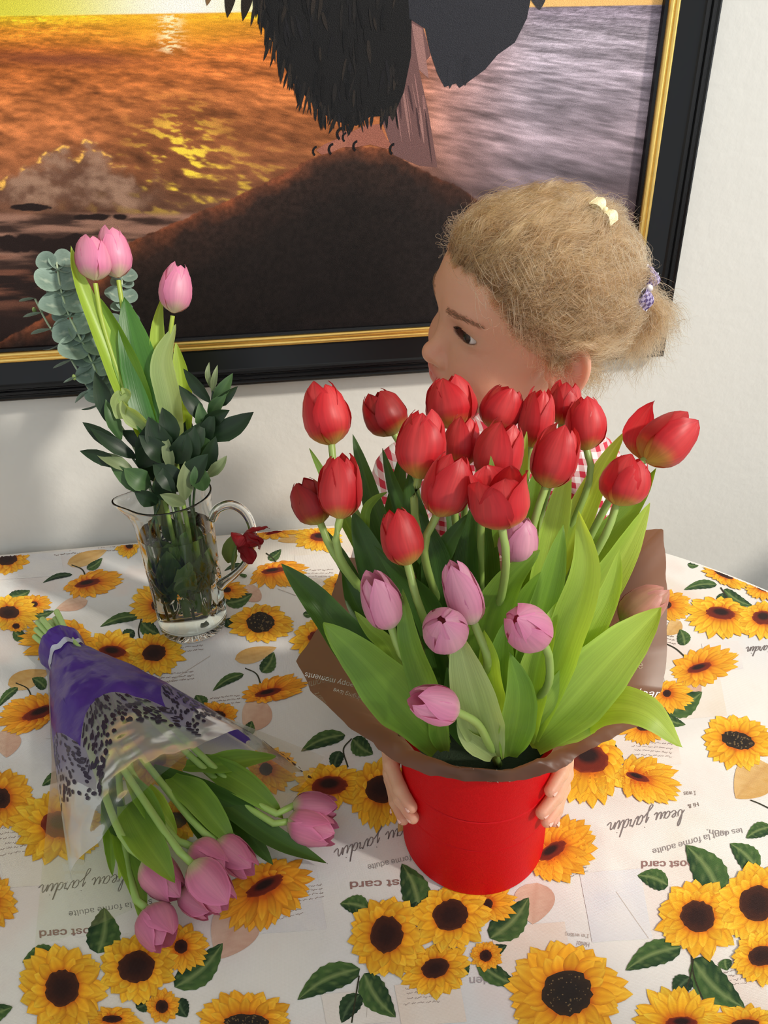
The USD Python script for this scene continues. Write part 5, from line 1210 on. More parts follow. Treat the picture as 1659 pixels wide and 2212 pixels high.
# ribbon round the neck
t = np.linspace(0, 1, 60); rb = [cone(np.full(60, s_), t, .0022) for s_ in (.040, .05, .058, .066)]
mesh('neck_ribbon', np.stack(rb, 1).reshape(-1, 3), grid_faces(60, 4), mat('ribbon_white', srgb(202, 206, 220), rough=.35, alpha=.8), bun, True, label='whitish ribbon tied round the neck')

BUN = [((311, 1853), (387, 1940), .050, .030, 80, PINK, 'pink tulip of the lying bunch, lower left of the two large front ones', 0), ((412, 1862), (495, 1960), .055, .034, 86, PINK, 'largest pink tulip at the front of the lying bunch', 1),
       ((412, 1826), (488, 1886), .044, .034, 78, PINK, 'pink tulip of the lying bunch, tucked behind the largest one', 2), ((466, 1814), (548, 1886), .040, .024, 72, PINK, 'pink tulip of the lying bunch on the right of the front group, petals parting', 3),
       ((318, 1960), (360, 2040), .030, .022, 86, PINK, 'deep pink tulip lowest in the photo, at the end of the lying bunch', 4), ((388, 1922), (458, 1972), .026, .020, 60, PINK, 'pink tulip mostly hidden under the two large front ones', 5),
       ((620, 1772), (726, 1804), .034, .026, 80, PINK, 'pink tulip of the lying bunch farthest right, the lower of that pair', 6), ((630, 1738), (730, 1744), .040, .036, 60, PINK, 'pink tulip of the lying bunch, upper of the pair on the right', 7)]
BT = []
for k, (b, t, zb, zt, w, pal, label, q) in enumerate(BUN):
    B, T = onz(*b, TABLE + zb), onz(*t, TABLE + zt); d = (B - CAM) @ FWD
    foot = np.r_[NK - CD * (.064 + .004 * (k % 3)) + CS * (-.018 + .005 * k), TABLE + .012 + .007 * (k % 4)]
    T_ = thing('pink_tulip', label, 'tulip', foot, 'pink tulips in the wrapped bunch')
    head(T_, B, T, w * d / FPX, dict(pal, base=(200, 212, 150), body=(206, 116, 150), mid=(226, 156, 170)), 70 + k, .34, turn=k * 1.1, loose=.12 if k in (3, 4) else .03)
    ax = unit(T - B); mid1 = np.r_[NK + CD * CL * .45 + CS * (-.03 + .0085 * k), TABLE + .03 + .004 * (k % 3)]
    neck = np.r_[NK + CD * .02 + CS * (-.010 + .003 * k), TABLE + .018 + .005 * (k % 4)]
    stem(T_, [B + ax * .003, B - ax * .035, mid1, neck, foot], .0034, ((142, 172, 88), (178, 212, 132)), 40)
    BT.append(T_)
for k, (i, pts, w, roll, fold, tone) in enumerate([
        (7, [(400, 1655, .03), (480, 1650, .045), (550, 1640, .05), (596, 1634, .045)], 56, 10, .25, 'mid'), (7, [(430, 1640, .03), (520, 1690, .05), (580, 1735, .045), (612, 1768, .03)], 60, -12, .3, 'mid'),
        (6, [(400, 1680, .025), (500, 1745, .04), (600, 1815, .03), (708, 1866, .012)], 54, 8, .3, 'dark'), (3, [(370, 1680, .04), (420, 1720, .055), (470, 1780, .05), (508, 1828, .035)], 66, 12, .3, 'mid'),
        (3, [(450, 1720, .02), (520, 1780, .028), (560, 1830, .02), (590, 1868, .012)], 46, -8, .3, 'dark'), (0, [(270, 1740, .05), (310, 1810, .066), (345, 1860, .066), (378, 1908, .058)], 74, 10, .28, 'mid'),
        (2, [(320, 1700, .05), (350, 1750, .055), (370, 1780, .05), (382, 1802, .042)], 38, -10, .3, 'light'), (4, [(250, 1760, .03), (275, 1850, .04), (300, 1930, .034), (310, 2004, .022)], 48, 14, .3, 'mid'),
        (5, [(228, 1720, .02), (238, 1790, .03), (240, 1850, .026), (243, 1892, .016)], 34, 10, .35, 'mid'), (5, [(255, 1720, .03), (266, 1800, .038), (266, 1860, .03), (258, 1898, .018)], 42, -14, .3, 'light'),
        (6, [(330, 1660, .03), (420, 1700, .04), (520, 1745, .04), (608, 1800, .02)], 44, -20, .3, 'dark'), (1, [(280, 1680, .055), (320, 1740, .062), (345, 1790, .056), (352, 1830, .045)], 44, 6, .3, 'mid'),
        (4, [(230, 1680, .03), (250, 1760, .04), (290, 1850, .03), (300, 1900, .02)], 46, 0, .3, 'dark'), (2, [(400, 1720, .03), (430, 1780, .035), (450, 1820, .03), (456, 1850, .02)], 40, 0, .3, 'dark')]):
    pp = [onz(a, b, TABLE + z_) for a, b, z_ in pts]; d = (pp[1] - CAM) @ FWD
    leaf(BT[i], pp, w * d / FPX, roll, fold, tone, 500 + k, wave=.04, facing=(0, -.3, 1))

# ------------------------------------------------------------------ the child
HS = 1.05
HO = V3(.2277, .7066, 1.1734)                                        # centre of the head
HX, HY, HZ = V3(-.982, -.187, .018), V3(.172, -.936, -.307), V3(.074, -.299, .951)      # its face, its left, its crown
HX = unit(HX); HY = unit(HY - HX * (HY @ HX)); HZ = np.cross(HX, HY)
HM = np.stack([HX, HY, HZ], 1)
hl = lambda *p: HO + HS * (HM @ np.array(p, float))                  # head coordinates -> world
to_head = lambda P: ((np.asarray(P) - HO) @ HM) / HS


def smin(a, b, k):
    h = np.clip(.5 + .5 * (b - a) / k, 0, 1)
    return b + (a - b) * h - k * h * (1 - h)


def ell(P, c, r):
    q = (P - np.array(c)) / np.array(r); k0 = np.linalg.norm(q, axis=-1); k1 = np.linalg.norm(q / np.array(r), axis=-1)
    return k0 * (k0 - 1) / np.maximum(k1, 1e-9)


def cone_(P, a, b, ra, rb):
    a, b = np.array(a, float), np.array(b, float); d = b - a
    t = np.clip(((P - a) @ d) / (d @ d), 0, 1)
    return np.linalg.norm(P - a - t[..., None] * d, axis=-1) - (ra + (rb - ra) * t)


def head_sdf(P):
    """Head coordinates; x forward, y to the left, z up; metres of a small child's head."""
    m = P.copy(); m[..., 1] = np.abs(m[..., 1])
    d = ell(m, (-.014, 0, .024), (.086, .070, .074))
    d = smin(d, ell(m, (.032, 0, .030), (.051, .056, .050)), .030)
    d = smin(d, ell(m, (.026, 0, -.030), (.051, .053, .056)), .026)
    d = smin(d, ell(m, (.047, .032, -.040), (.028, .028, .026)), .018)      # cheeks
    d = smin(d, ell(m, (.030, .036, -.052), (.032, .024, .030)), .020)
    d = smin(d, ell(m, (.060, 0, -.080), (.017, .018, .014)), .018)         # chin
    d = smin(d, ell(m, (.066, .020, .018), (.014, .022, .009)), .016)       # brow
    d = smin(d, ell(m, (.070, 0, -.056), (.014, .022, .017)), .014)         # muzzle
    d = -smin(-d, ell(m, (.088, .031, .001), (.013, .017, .011)), .012)    # eye sockets
    d = smin(d, ell(m, (.0575, .0310, .0005), (.0145, .0172, .0140)), .006)   # closed lids over the eyeball
    d = smin(d, cone_(m, (.0615, 0, .004), (.0850, 0, -.032), .0062, .0088), .011)     # nose
    d = smin(d, ell(m, (.0862, 0, -.0360), (.0100, .0108, .0092)), .006)
    d = smin(d, ell(m, (.0790, .0115, -.0385), (.0085, .0066, .0066)), .005)          # wings of the nose
    d = -smin(-d, ell(m, (.0850, .0062, -.0450), (.0048, .0030, .0030)), .002)       # nostrils
    d = smin(d, ell(m, (.0765, .006, -.0545), (.0075, .012, .0040)), .005)            # upper lip
    d = smin(d, ell(m, (.0745, .0, -.0645), (.0075, .013, .0046)), .005)              # lower lip
    d = -smin(-d, cone_(m, (.083, 0, -.0598), (.0700, .0215, -.0560), .0010, .0012), .003)   # the mouth line, turned up
    d = -smin(-d, cone_(m, (.0775, 0, -.042), (.0805, 0, -.050), .0016, .0020), .003)        # philtrum
    # the opening between the lids, narrowed by a smile
    d = -smin(-d, ell(rot_lid(m), (0, 0, 0), (.020, .0146, .0050)), .0016)
    # ear
    e = m - np.array([-.004, .0690, -.018]); ce, se = math.cos(.50), math.sin(.50)
    e = np.stack([e[..., 0] * ce - e[..., 1] * se, e[..., 0] * se + e[..., 1] * ce, e[..., 2]], -1)       # ears stand off the head
    ct, st_ = math.cos(.22), math.sin(.22); e = np.stack([e[..., 0] * ct - e[..., 2] * st_, e[..., 1], e[..., 0] * st_ + e[..., 2] * ct], -1)
    e = e / 1.12
    ear = ell(e, (-.013, .0, .0), (.0185, .0052, .0275))
    rho = np.hypot((e[..., 0] + .013) / .0150, (e[..., 2] - .002) / .0235)
    rim = np.hypot((rho - 1) * .0175, e[..., 1] - .0036) - .0034
    rim = np.where((e[..., 0] > .0005) & (e[..., 2] < .008), 1, rim)
    ear = smin(ear, rim, .003)
    ear = -smin(-ear, ell(e, (-.0085, .0070, -.002), (.0085, .0060, .0125)), .004)
    ear = smin(ear, ell(e, (.0005, .0030, -.006), (.0042, .0040, .0055)), .004)
    ear = smin(ear, ell(e, (-.0060, .0010, -.0235), (.0088, .0048, .0080)), .005)
    d = smin(d, ear, .006)
    return d


LID = np.array([.0700, .0310, .0005]); _ly = unit(V3(-.40, .90, .10)); _lx = unit(V3(.90, .42, 0)); _lz = np.cross(_lx, _ly)
rot_lid = lambda m: np.stack([(m - LID) @ _lx, (m - LID) @ _ly, (m - LID) @ _lz], -1)

# arms and hands, placed on the box
BXc, BYc = BX, BY


def cyl(phi, z, off):             # a point beside the wall of the box
    return V3(BXc + (BR + .0015 + off) * math.cos(phi), BYc + (BR + .0015 + off) * math.sin(phi), TABLE + z)


def box_hit(px, py):              # where a view ray meets the box wall
    q = ray(px, py); o = CAM[:2] - V3(BXc, BYc); a = q[:2] @ q[:2]; b = o @ q[:2]; c = o @ o - (BR + .001) ** 2
    t = (-b - math.sqrt(max(b * b - a * c, 0))) / a; p = CAM + q * t
    return math.atan2(p[1] - BYc, p[0] - BXc), p[2] - TABLE


SHL, SHR = at(1262, 1010, .715), at(884, 1030, .705)
NECK = hl(-.022, 0, -.070); CHEST = (SHL + SHR) / 2 + V3(0, .02, -.02)
PELV = V3(.185, .700, TABLE + .085)
ELL_, ELR = at(1330, 1300, .665), at(812, 1270, .665)
PRIM = [(NECK, CHEST + V3(.0, .0, .03), .031, .034), (CHEST + V3(0, 0, .03), CHEST + V3(0, 0, -.04), .036, .050), (CHEST, PELV, .050, .050), (SHL, SHR, .026, .026)]
hands = []
for side, tips, wrist, elb, sh in ((1, ((1176, 1700), (1159, 1746), (1168, 1766), (1182, 1772)), None, ELL_, SHL), (-1, ((900, 1736), (903, 1758), (884, 1764), (866, 1752)), None, ELR, SHR)):
    chains, mcps = [], []
    for i, tp in enumerate(tips):
        ph, zt = box_hit(*tp)
        if side < 0: ph = ph if ph < 0 else ph - 2 * np.pi
        sg_ = side
        L = (.042, .046, .042, .034)[i]; R_ = BR + .006
        rise = (.014, .010, .004, -.001)[i] if side > 0 else (.022, .017, .012, .008)[i]
        pts = [cyl(ph, zt, .0052), cyl(ph + sg_ * .24 * L / .042, zt + rise * .25, .0062), cyl(ph + sg_ * .52 * L / .042, zt + rise * .6, .0088), cyl(ph + sg_ * .86 * L / .042, zt + rise, .0125)]
        chains.append(pts); mcps.append(pts[-1])
    mc = np.mean(mcps, 0); phm = math.atan2(mc[1] - BYc, mc[0] - BXc)
    wr_ = cyl(phm + side * .62, mc[2] - TABLE + (.026 if side > 0 else .030), .026)
    thumb = [wr_ * .55 + mcps[0] * .45 + V3(0, 0, .006), cyl(phm - side * .02, mc[2] - TABLE + .026, .011), cyl(phm - side * .26, mc[2] - TABLE + .034, .0068)]
    hands.append((side, chains, mcps, wr_, thumb, elb, sh))


def body_sdf(P):
    d = np.full(P.shape[:-1], 9.0)
    for a, b, ra, rb in PRIM: d = smin(d, cone_(P, a, b, ra, rb), .02)
    for side, chains, mcps, wr_, thumb, elb, sh in hands:
        d = smin(d, cone_(P, sh, elb, .027, .021), .015)
        d = smin(d, cone_(P, elb, wr_, .0215, .0145), .008)
    return d


def hand_sdf(P):
    d = np.full(P.shape[:-1], 9.0)
    for side, chains, mcps, wr_, thumb, elb, sh in hands:
        near = np.linalg.norm(P - (wr_ + mcps[1]) / 2, axis=-1) < .12
        if not near.any(): continue
        Q = P[near]; palm = np.full(len(Q), 9.0)
        for i, m in enumerate(mcps):
            palm = smin(palm, cone_(Q, wr_ + (m - wr_) * .15, m, .0120, .0082), .009)
        fing = np.full(len(Q), 9.0)
        for i, pts in enumerate(chains):
            r0 = (.0062, .0064, .0061, .0053)[i]; f_ = np.full(len(Q), 9.0)
            for j in range(3):
                f_ = smin(f_, cone_(Q, pts[j], pts[j + 1], r0 * (.86, .98, 1.06)[j], r0 * (.98, 1.06, 1.25)[j]), .0025)
            fing = np.minimum(fing, f_)
        t_ = smin(cone_(Q, thumb[0], thumb[1], .0105, .0078), cone_(Q, thumb[1], thumb[2], .0078, .0062), .004)
        d[near] = np.minimum(d[near], smin(smin(palm, fing, .0045), t_, .006))
    return d


def surface_nets(sdf, lo, hi, h, block=8):
    n = np.ceil((np.array(hi) - lo) / h).astype(int); n = (n // block + 1) * block + 1
    val = np.ones(n, np.float32)
    nb = (n - 1) // block
    bi = np.stack(np.meshgrid(*[np.arange(k) for k in nb], indexing='ij'), -1).reshape(-1, 3)
    cen = np.array(lo) + (bi + .5) * block * h; dv = sdf(cen)
    keep = np.abs(dv) < block * h * .95 + .003
    inside = bi[(dv < 0) & ~keep]
    for b in inside: val[b[0] * block:b[0] * block + block + 1, b[1] * block:b[1] * block + block + 1, b[2] * block:b[2] * block + block + 1] = -1
    loc = np.stack(np.meshgrid(*[np.arange(block + 1)] * 3, indexing='ij'), -1).reshape(-1, 3)
    kb = bi[keep]
    for s in range(0, len(kb), 800):
        g = (kb[s:s + 800, None] * block + loc[None]).reshape(-1, 3)
        val[g[:, 0], g[:, 1], g[:, 2]] = sdf(np.array(lo) + g * h)
    ins = val < 0
    c = np.zeros(n - 1, np.int8)
    for o in np.ndindex(2, 2, 2): c += ins[o[0]:n[0] - 1 + o[0], o[1]:n[1] - 1 + o[1], o[2]:n[2] - 1 + o[2]]
    cell = np.argwhere((c > 0) & (c < 8)); m = n - 1
    key = (cell[:, 0] * m[1] + cell[:, 1]) * m[2] + cell[:, 2]
    acc = np.zeros((len(cell), 3)); cnt = np.zeros(len(cell))
    cor = np.array(list(np.ndindex(2, 2, 2)))
    for a in range(8):
        for b in range(a + 1, 8):
            if np.abs(cor[a] - cor[b]).sum() != 1: continue
            va = val[tuple((cell + cor[a]).T)]; vb = val[tuple((cell + cor[b]).T)]; x = (va < 0) != (vb < 0)
            t = np.where(x, va / np.where(va == vb, 1, va - vb), 0)
            acc += np.where(x[:, None], cor[a] + t[:, None] * (cor[b] - cor[a]), 0); cnt += x
    v = np.array(lo) + (cell + acc / cnt[:, None]) * h
    faces = []
    for ax in range(3):
        b1, b2 = (ax + 1) % 3, (ax + 2) % 3
        sl = [slice(1, m[k]) for k in range(3)]; sl[ax] = slice(0, m[ax]); s0 = tuple(sl); sl[ax] = slice(1, m[ax] + 1); s1 = tuple(sl)
        e = np.argwhere(ins[s0] != ins[s1]); off = np.array([1, 1, 1]); off[ax] = 0; e = e + off
        pos = ins[tuple(e.T)]
        q = []
        for (i, j) in ((0, 0), (1, 0), (1, 1), (0, 1)):
            g = e.copy(); g[:, b1] -= i; g[:, b2] -= j
            q.append(np.searchsorted(key, (g[:, 0] * m[1] + g[:, 1]) * m[2] + g[:, 2]))
        q = np.stack(q, 1); q[pos] = q[pos][:, ::-1]; faces.append(q[:, ::-1])
    return v, np.vstack(faces)


def skin_sdf(P):
    d = body_sdf(P)
    near = np.linalg.norm(P - HO, axis=-1) < .20
    if near.any(): d[near] = smin(d[near], head_sdf(to_head(P[near])) * HS, .012)
    near = (np.abs(P[..., 0] - BX) < .20) & (P[..., 2] < TABLE + .20) & (P[..., 1] < .62)
    if near.any(): d[near] = smin(d[near], hand_sdf(P[near]), .008)
    return d


HC = V3(-.014, 0, .024); HR = V3(.086, .070, .074)


from scipy.ndimage import map_coordinates
_t, _p = np.meshgrid(np.radians(np.arange(181)), np.radians(np.arange(361)) - np.pi, indexing='ij')
_d = np.stack([np.sin(_t) * np.cos(_p), np.sin(_t) * np.sin(_p), np.cos(_t)], -1)
_el = 1 / np.sqrt(((_d / HR) ** 2).sum(-1)); SCALP = np.full(_el.shape, .14)
for _ in range(22):
    _s = head_sdf(HC + _d * SCALP[..., None]); SCALP = SCALP - _s * .9
SCALP = np.minimum(SCALP, _el + .016)
SCALP = np.where(np.abs((HC + _d * SCALP[..., None])[..., 1]) > .0745, np.minimum(SCALP, _el + .002), SCALP)


def scalp(d, off):                # direction from the cranium's centre -> point of the scalp, lifted by off
    d = d / np.linalg.norm(d, axis=-1, keepdims=True)
    t_ = np.arccos(np.clip(d[..., 2], -1, 1)) / np.pi * 180; p_ = (np.arctan2(d[..., 1], d[..., 0]) + np.pi) / (2 * np.pi) * 360
    rad = map_coordinates(SCALP, [t_.ravel(), p_.ravel()], order=1, mode='nearest').reshape(t_.shape)
    return HC + d * (rad + np.asarray(off))[..., None]


def hairline(d):                  # > 0 where hair grows (d: unit directions from HC)
    p = scalp(d, np.zeros(d.shape[:-1]))
    x, y, z_ = p[..., 0], np.abs(p[..., 1]), p[..., 2]
    ze = z_ + .005 * np.clip(1 - y / .03, 0, 1) + .0022 * np.sin(y * 420)
    lim = np.interp(ze, [-.06, -.024, -.001, .020, .033, .050, .058, .063, .068], [-.046, -.016, .016, .043, .056, .066, .079, .092, .13])
    return np.where(z_ < -.062, -1, lim - x)


child = thing('child', 'small child with curly light brown hair, smiling sideways behind the red tulips', 'person', PELV - V3(0, 0, .08))
sv, sf = surface_nets(skin_sdf, V3(-.06, .34, .80), V3(.40, .82, 1.30), .0014)
hp_ = to_head(sv); ym = np.abs(hp_[:, 1])
cs = np.ones((len(sv), 3)) * srgb(214, 160, 132)
cs = lerp(cs, np.ones_like(cs) * srgb(222, 132, 112), np.exp(-((hp_[:, 0] - .050) / .03) ** 2 - ((ym - .042) / .022) ** 2 - ((hp_[:, 2] + .043) / .022) ** 2) * .6)
cs = lerp(cs, np.ones_like(cs) * srgb(206, 104, 100), np.exp(-((hp_[:, 0] - .082) / .014) ** 2 - (ym / .018) ** 4 - ((hp_[:, 2] + .0585) / .0085) ** 4) * .85)
cs = lerp(cs, np.ones_like(cs) * srgb(214, 140, 120), np.exp(-((hp_[:, 0] - .092) / .014) ** 2 - (ym / .014) ** 2 - ((hp_[:, 2] + .034) / .012) ** 2) * .35)
cs = lerp(cs, np.ones_like(cs) * srgb(210, 134, 116), smooth01(.066, .078, ym) * (np.abs(hp_[:, 2] + .016) < .04) * .55)
_hd = hp_ - V3(-.014, 0, .024); _hd = _hd / (np.linalg.norm(_hd, axis=1, keepdims=True) + 1e-9)
_on = (np.linalg.norm(hp_, axis=1) < .135) & (ym < .076)
cs = lerp(cs, np.ones_like(cs) * srgb(128, 96, 68), smooth01(.000, .014, hairline(_hd)) * _on * .85)
lidp = rot_lid(np.c_[hp_[:, 0], ym, hp_[:, 2]])
cs = lerp(cs, np.ones_like(cs) * srgb(150, 104, 86), np.exp(-(lidp[:, 1] / .014) ** 4 - (lidp[:, 2] / .0055) ** 2) * (np.abs(lidp[:, 0]) < .02) * .5)
_le = np.sqrt((lidp[:, 0] / .020) ** 2 + (lidp[:, 1] / .0146) ** 2 + (lidp[:, 2] / .0050) ** 2)
cs = lerp(cs, np.ones_like(cs) * srgb(84, 58, 48), (1 - smooth01(1.0, 1.13, _le)) * .8)
for side, chains, *_ in hands:
    for ch in chains: cs = lerp(cs, np.ones_like(cs) * srgb(222, 136, 120), np.exp(-(np.linalg.norm(sv - ch[0], axis=1) / .009) ** 2) * .5)
M_skin = mat('skin', rough=.48, spec=.35, col=True, sss=.35, sss_r=(1.0, .32, .18), sss_s=.006, bump=(900, .00012))
mesh('body', sv, sf, M_skin, child, True, col=np.clip(cs, 0, 1), label='skin of the head, arms and hands')
# nails
M_nail = mat('nail', srgb(238, 190, 176), rough=.3, spec=.5)
for side, chains, *_ in hands:
    for i, ch in enumerate(chains):
        ax = unit(ch[0] - ch[1]); out = unit(np.r_[ch[0][:2] - V3(BX, BY), 0]); out = unit(out - ax * (out @ ax)); sd = np.cross(ax, out)
        u, w = np.meshgrid(np.linspace(-1, 1, 7), np.linspace(-1, 1, 7)); k = np.sqrt(np.clip(1 - .35 * (np.abs(u) ** 3), 0, 1))
        p = ch[0] + ax * (.0008 + .0024 * u[..., None]) + sd * (.0027 * w * k)[..., None] + out * (.0056 - .0016 * w ** 2 - .0006 * (u > .5))[..., None]
        mesh('fingernail', p.reshape(-1, 3), grid_faces(7, 7), M_nail, child, True)
# eyes
M_eye = mat('eye', rough=.12, spec=.4, col=True)
for sg_ in (1, -1):
    ey = V3(.0590, .0305 * sg_, .0005); b = trimesh.creation.icosphere(4, .0128); gaze = unit(V3(.93, .16 if sg_ > 0 else .28, -.02))
    dv = np.array(b.vertices) / .0128; ca = dv @ gaze; bul = 1 + .06 * smooth01(.84, 1, ca)
    ce = np.ones((len(dv), 3)) * srgb(226, 218, 212); ang_ = np.arccos(np.clip(ca, -1, 1))
    ce = lerp(ce, np.ones_like(ce) * srgb(30, 21, 17), 1 - smooth01(.50, .56, ang_)); ce = lerp(ce, np.ones_like(ce) * srgb(58, 40, 30), (1 - smooth01(.38, .46, ang_)) * .7); ce = lerp(ce, np.ones_like(ce) * srgb(8, 7, 7), 1 - smooth01(.20, .25, ang_))
    w = np.array([hl(*(ey + dv[i] * .0128 * bul[i])) for i in range(len(dv))])
    mesh('eye', w, np.array(b.faces), M_eye, child, True, col=ce)


def hairs(name, curves, width, m, label=None, parent=child, taper=True, kind=None):
    """Many strands as one BasisCurves; curves: (n, k, 3)."""
    c = np.asarray(curves, float); n, k, _ = c.shape
    b = UsdGeom.BasisCurves.Define(stage, path_of(name, parent))
    b.CreateTypeAttr('linear'); b.CreateWrapAttr('nonperiodic')
    b.CreateCurveVertexCountsAttr(Vt.IntArray.FromNumpy(np.full(n, k, np.int32)))
    b.CreatePointsAttr(Vt.Vec3fArray.FromNumpy((c - origin(parent)).reshape(-1, 3).astype(np.float32)))
    w = np.broadcast_to(np.asarray(width, float).reshape(-1, 1), (n, 1)) * (np.interp(np.linspace(0, 1, k), [0, .7, 1], [1, .85, .25]) if taper else np.ones(k))[None]
    b.CreateWidthsAttr(Vt.FloatArray.FromNumpy(w.ravel().astype(np.float32))); b.SetWidthsInterpolation('vertex')
    tone = (.55 * fbm(c[:, 0] * 160, 2, 3) + .45 * np.random.default_rng(n).uniform(0, 1, n))
    cl = lerp(np.ones((n, 3)) * srgb(84, 58, 36), np.ones((n, 3)) * srgb(178, 142, 100), np.clip((tone - .5) * 2.3 + .5, 0, 1))
    UsdGeom.PrimvarsAPI(b).CreatePrimvar('Col', Sdf.ValueTypeNames.Color3fArray, 'uniform').Set(Vt.Vec3fArray.FromNumpy(cl.astype(np.float32)))
    UsdShade.MaterialBindingAPI.Apply(b.GetPrim()).Bind(m)
    return tag(b.GetPrim(), label, kind=kind)


def hair_mat(name, colr, rough=.32):
    return usdkit.material(stage, '/World/Looks/' + name, {'mx': ('attribute', {'attribute': 'Col'}),
        'h': ('principled_hair_bsdf', {'model': 'Chiang', 'parametrization': 'Direct coloring', 'roughness': rough, 'radial_roughness': .42, 'ior': 1.55, 'offset': .035})}, [('mx.color', 'h.color')], surface='h.BSDF')


M_hair = hair_mat('hair_strands', ((118, 86, 56), (172, 136, 96)))
M_lash = mat('lash', srgb(30, 20, 16), rough=.5)
M_brow = mat('brow', srgb(140, 104, 80), rough=.6)
# lashes and brows
hr = np.random.default_rng(17)
for sg_ in (1, -1):
    up_, lo_, br = [], [], []
    for i in range(64):
        t = hr.uniform(-1, 1); yy = .0134 * t; zz_ = .0050 * math.sqrt(max(1 - t * t, 0))
        base = LID + _ly * yy + _lz * (zz_ + .0002) + _lx * (-.0010 - .0022 * t * t)
        for lst, s_, ln_ in ((up_, 1, .0056), (lo_, -1, .0028)):
            b0 = base if s_ > 0 else base - _lz * (2 * zz_ + .0004)
            s = np.linspace(0, 1, 6)[:, None]; p = b0 + _lx * s * ln_ * .9 + _lz * s_ * (s ** 2) * ln_ * .5 + _ly * s * ln_ * (.25 * t + hr.uniform(-.12, .12))
            p[:, 1] *= sg_; lst.append(np.array([hl(*q) for q in p]))
    hairs('eyelash', up_,   .00075, M_lash, 'dark upper and lower lashes' if sg_ > 0 else None)
    hairs('eyelash', lo_, .00025, M_lash)
    for i in range(240):
        t = hr.uniform(0, 1); c = V3(.0765 - .017 * t ** 1.7, .012 + .033 * t, .0165 + .0060 * math.sin(t * 2.2) - .0015 * t * t + hr.normal(0, .0018) * (1.15 - .6 * t))
        q = to_head(np.zeros(3)) * 0 + c
        for _ in range(3):         # down onto the skin
            d = head_sdf(np.array([c + V3(0, 0, 0)]))[0]; c = c - unit(V3(.8, .5 * t + .1, .1)) * d
        s = np.linspace(0, 1, 4)[:, None]; p = c + V3(-.25 - .25 * t, .85, .30 - .5 * t) * s * .0042 + unit(V3(.8, .4, .1)) * (.0004 + .0006 * s)
        p[:, 1] *= sg_; br.append(np.array([hl(*q) for q in p]))
    hairs('eyebrow', br, .00028, M_brow, 'soft brown eyebrow' if sg_ > 0 else None)

# ---- hair: a soft cap under thousands of strands combed to two small bunches
def on_mid(px, py, y=0.0):        # where a view ray crosses a plane parallel to the head's midplane
    q = ray(px, py); o = to_head(CAM); d = to_head(CAM + q) - o
    return o + d * ((y - o[1]) / d[1])


T1 = on_mid(1292, 476, .012); T2 = on_mid(1386, 640, .010)
D1, D2 = unit(T1 - HC), unit(T2 - HC)


gth, gph = np.meshgrid(np.linspace(.02, 2.75, 90), np.linspace(0, 2 * np.pi, 150, endpoint=False), indexing='ij')
gd = np.stack([np.sin(gth) * np.cos(gph), np.sin(gth) * np.sin(gph), np.cos(gth)], -1)
hl_ = hairline(gd); thick = smooth01(-.002, .016, hl_)
gp = scalp(gd, -.004 + thick * (.0055 + .008 * (fbm(gd * 9, 3, 4) - .35)))
gw = HO + HS * (gp @ HM.T)
gf = grid_faces(90, 150, True); ok = (hl_.ravel() > -.002)[gf].all(1); gf = gf[ok]; used = np.unique(gf); mp_ = np.zeros(gth.size, int); mp_[used] = np.arange(len(used))
M_cap = mat('hair_cap', srgb(116, 86, 56), rough=.8, spec=.2, grain=(260, .3), bump=(320, .004))
hair = mesh('hair', gw.reshape(-1, 3)[used], mp_[gf], M_cap, child, True, label='curly light brown hair gathered in two small bunches')
N_ = 17000
hd = hr.normal(size=(60000, 3)); hd /= np.linalg.norm(hd, axis=1, keepdims=True); hv = hairline(hd)
fr_ = hr.normal(size=(90000, 3)); fr_ /= np.linalg.norm(fr_, axis=1, keepdims=True); fv = hairline(fr_); fr_ = fr_[(fv > -.001) & (fv < .026) & (fr_[:, 2] > -.35)][:6500]
hd = np.vstack([hd[hv > .0][:N_], fr_]); hv = hairline(hd); N_ = len(hd); K = 26
s = np.linspace(0, 1, K)
pz = scalp(hd, np.zeros(N_))
w1 = smooth01(.030, .085, pz[:, 2] + .35 * pz[:, 0] + hr.normal(0, .010, N_))[:, None]
Dt = D2 * (1 - w1) + D1 * w1; Dt = Dt + hr.normal(0, .10, (N_, 3)); Dt /= np.linalg.norm(Dt, axis=1, keepdims=True)
om = np.arccos(np.clip((hd * Dt).sum(1), -1, 1)); frac = np.clip(hr.uniform(.055, .115, N_) / np.maximum(om * .08, 1e-3), .35, 1.0) * hr.uniform(.6, 1, N_)
tt_ = s[None] * frac[:, None]
dirs = (np.sin((1 - tt_) * om[:, None])[..., None] * hd[:, None] + np.sin(tt_ * om[:, None])[..., None] * Dt[:, None]) / np.sin(om)[:, None, None]
base_off = hr.uniform(.003, .0125, N_) * (1 - .55 * smooth01(.070, .095, pz[:, 2])) * (1 + .4 * (hr.uniform(size=N_) < .1))
lock = np.floor(fbm(hd * 7, 2, 77) * 40); lr = np.random.default_rng(5).uniform(0, 1, (60, 4)); li0 = lr[lock.astype(int) % 60]
base_off = base_off * (.55 + .95 * li0[:, 3])
off = .0015 + base_off[:, None] * np.sin(np.clip(s * 1.25, 0, 1)[None] * np.pi / 2) * smooth01(-.004, .010, hv)[:, None] ** .5
stray = hr.uniform(size=N_) < .22
off = off + np.where(stray, hr.uniform(.003, .014, N_), 0)[:, None] * s[None] ** 2
cu = scalp(dirs, off)
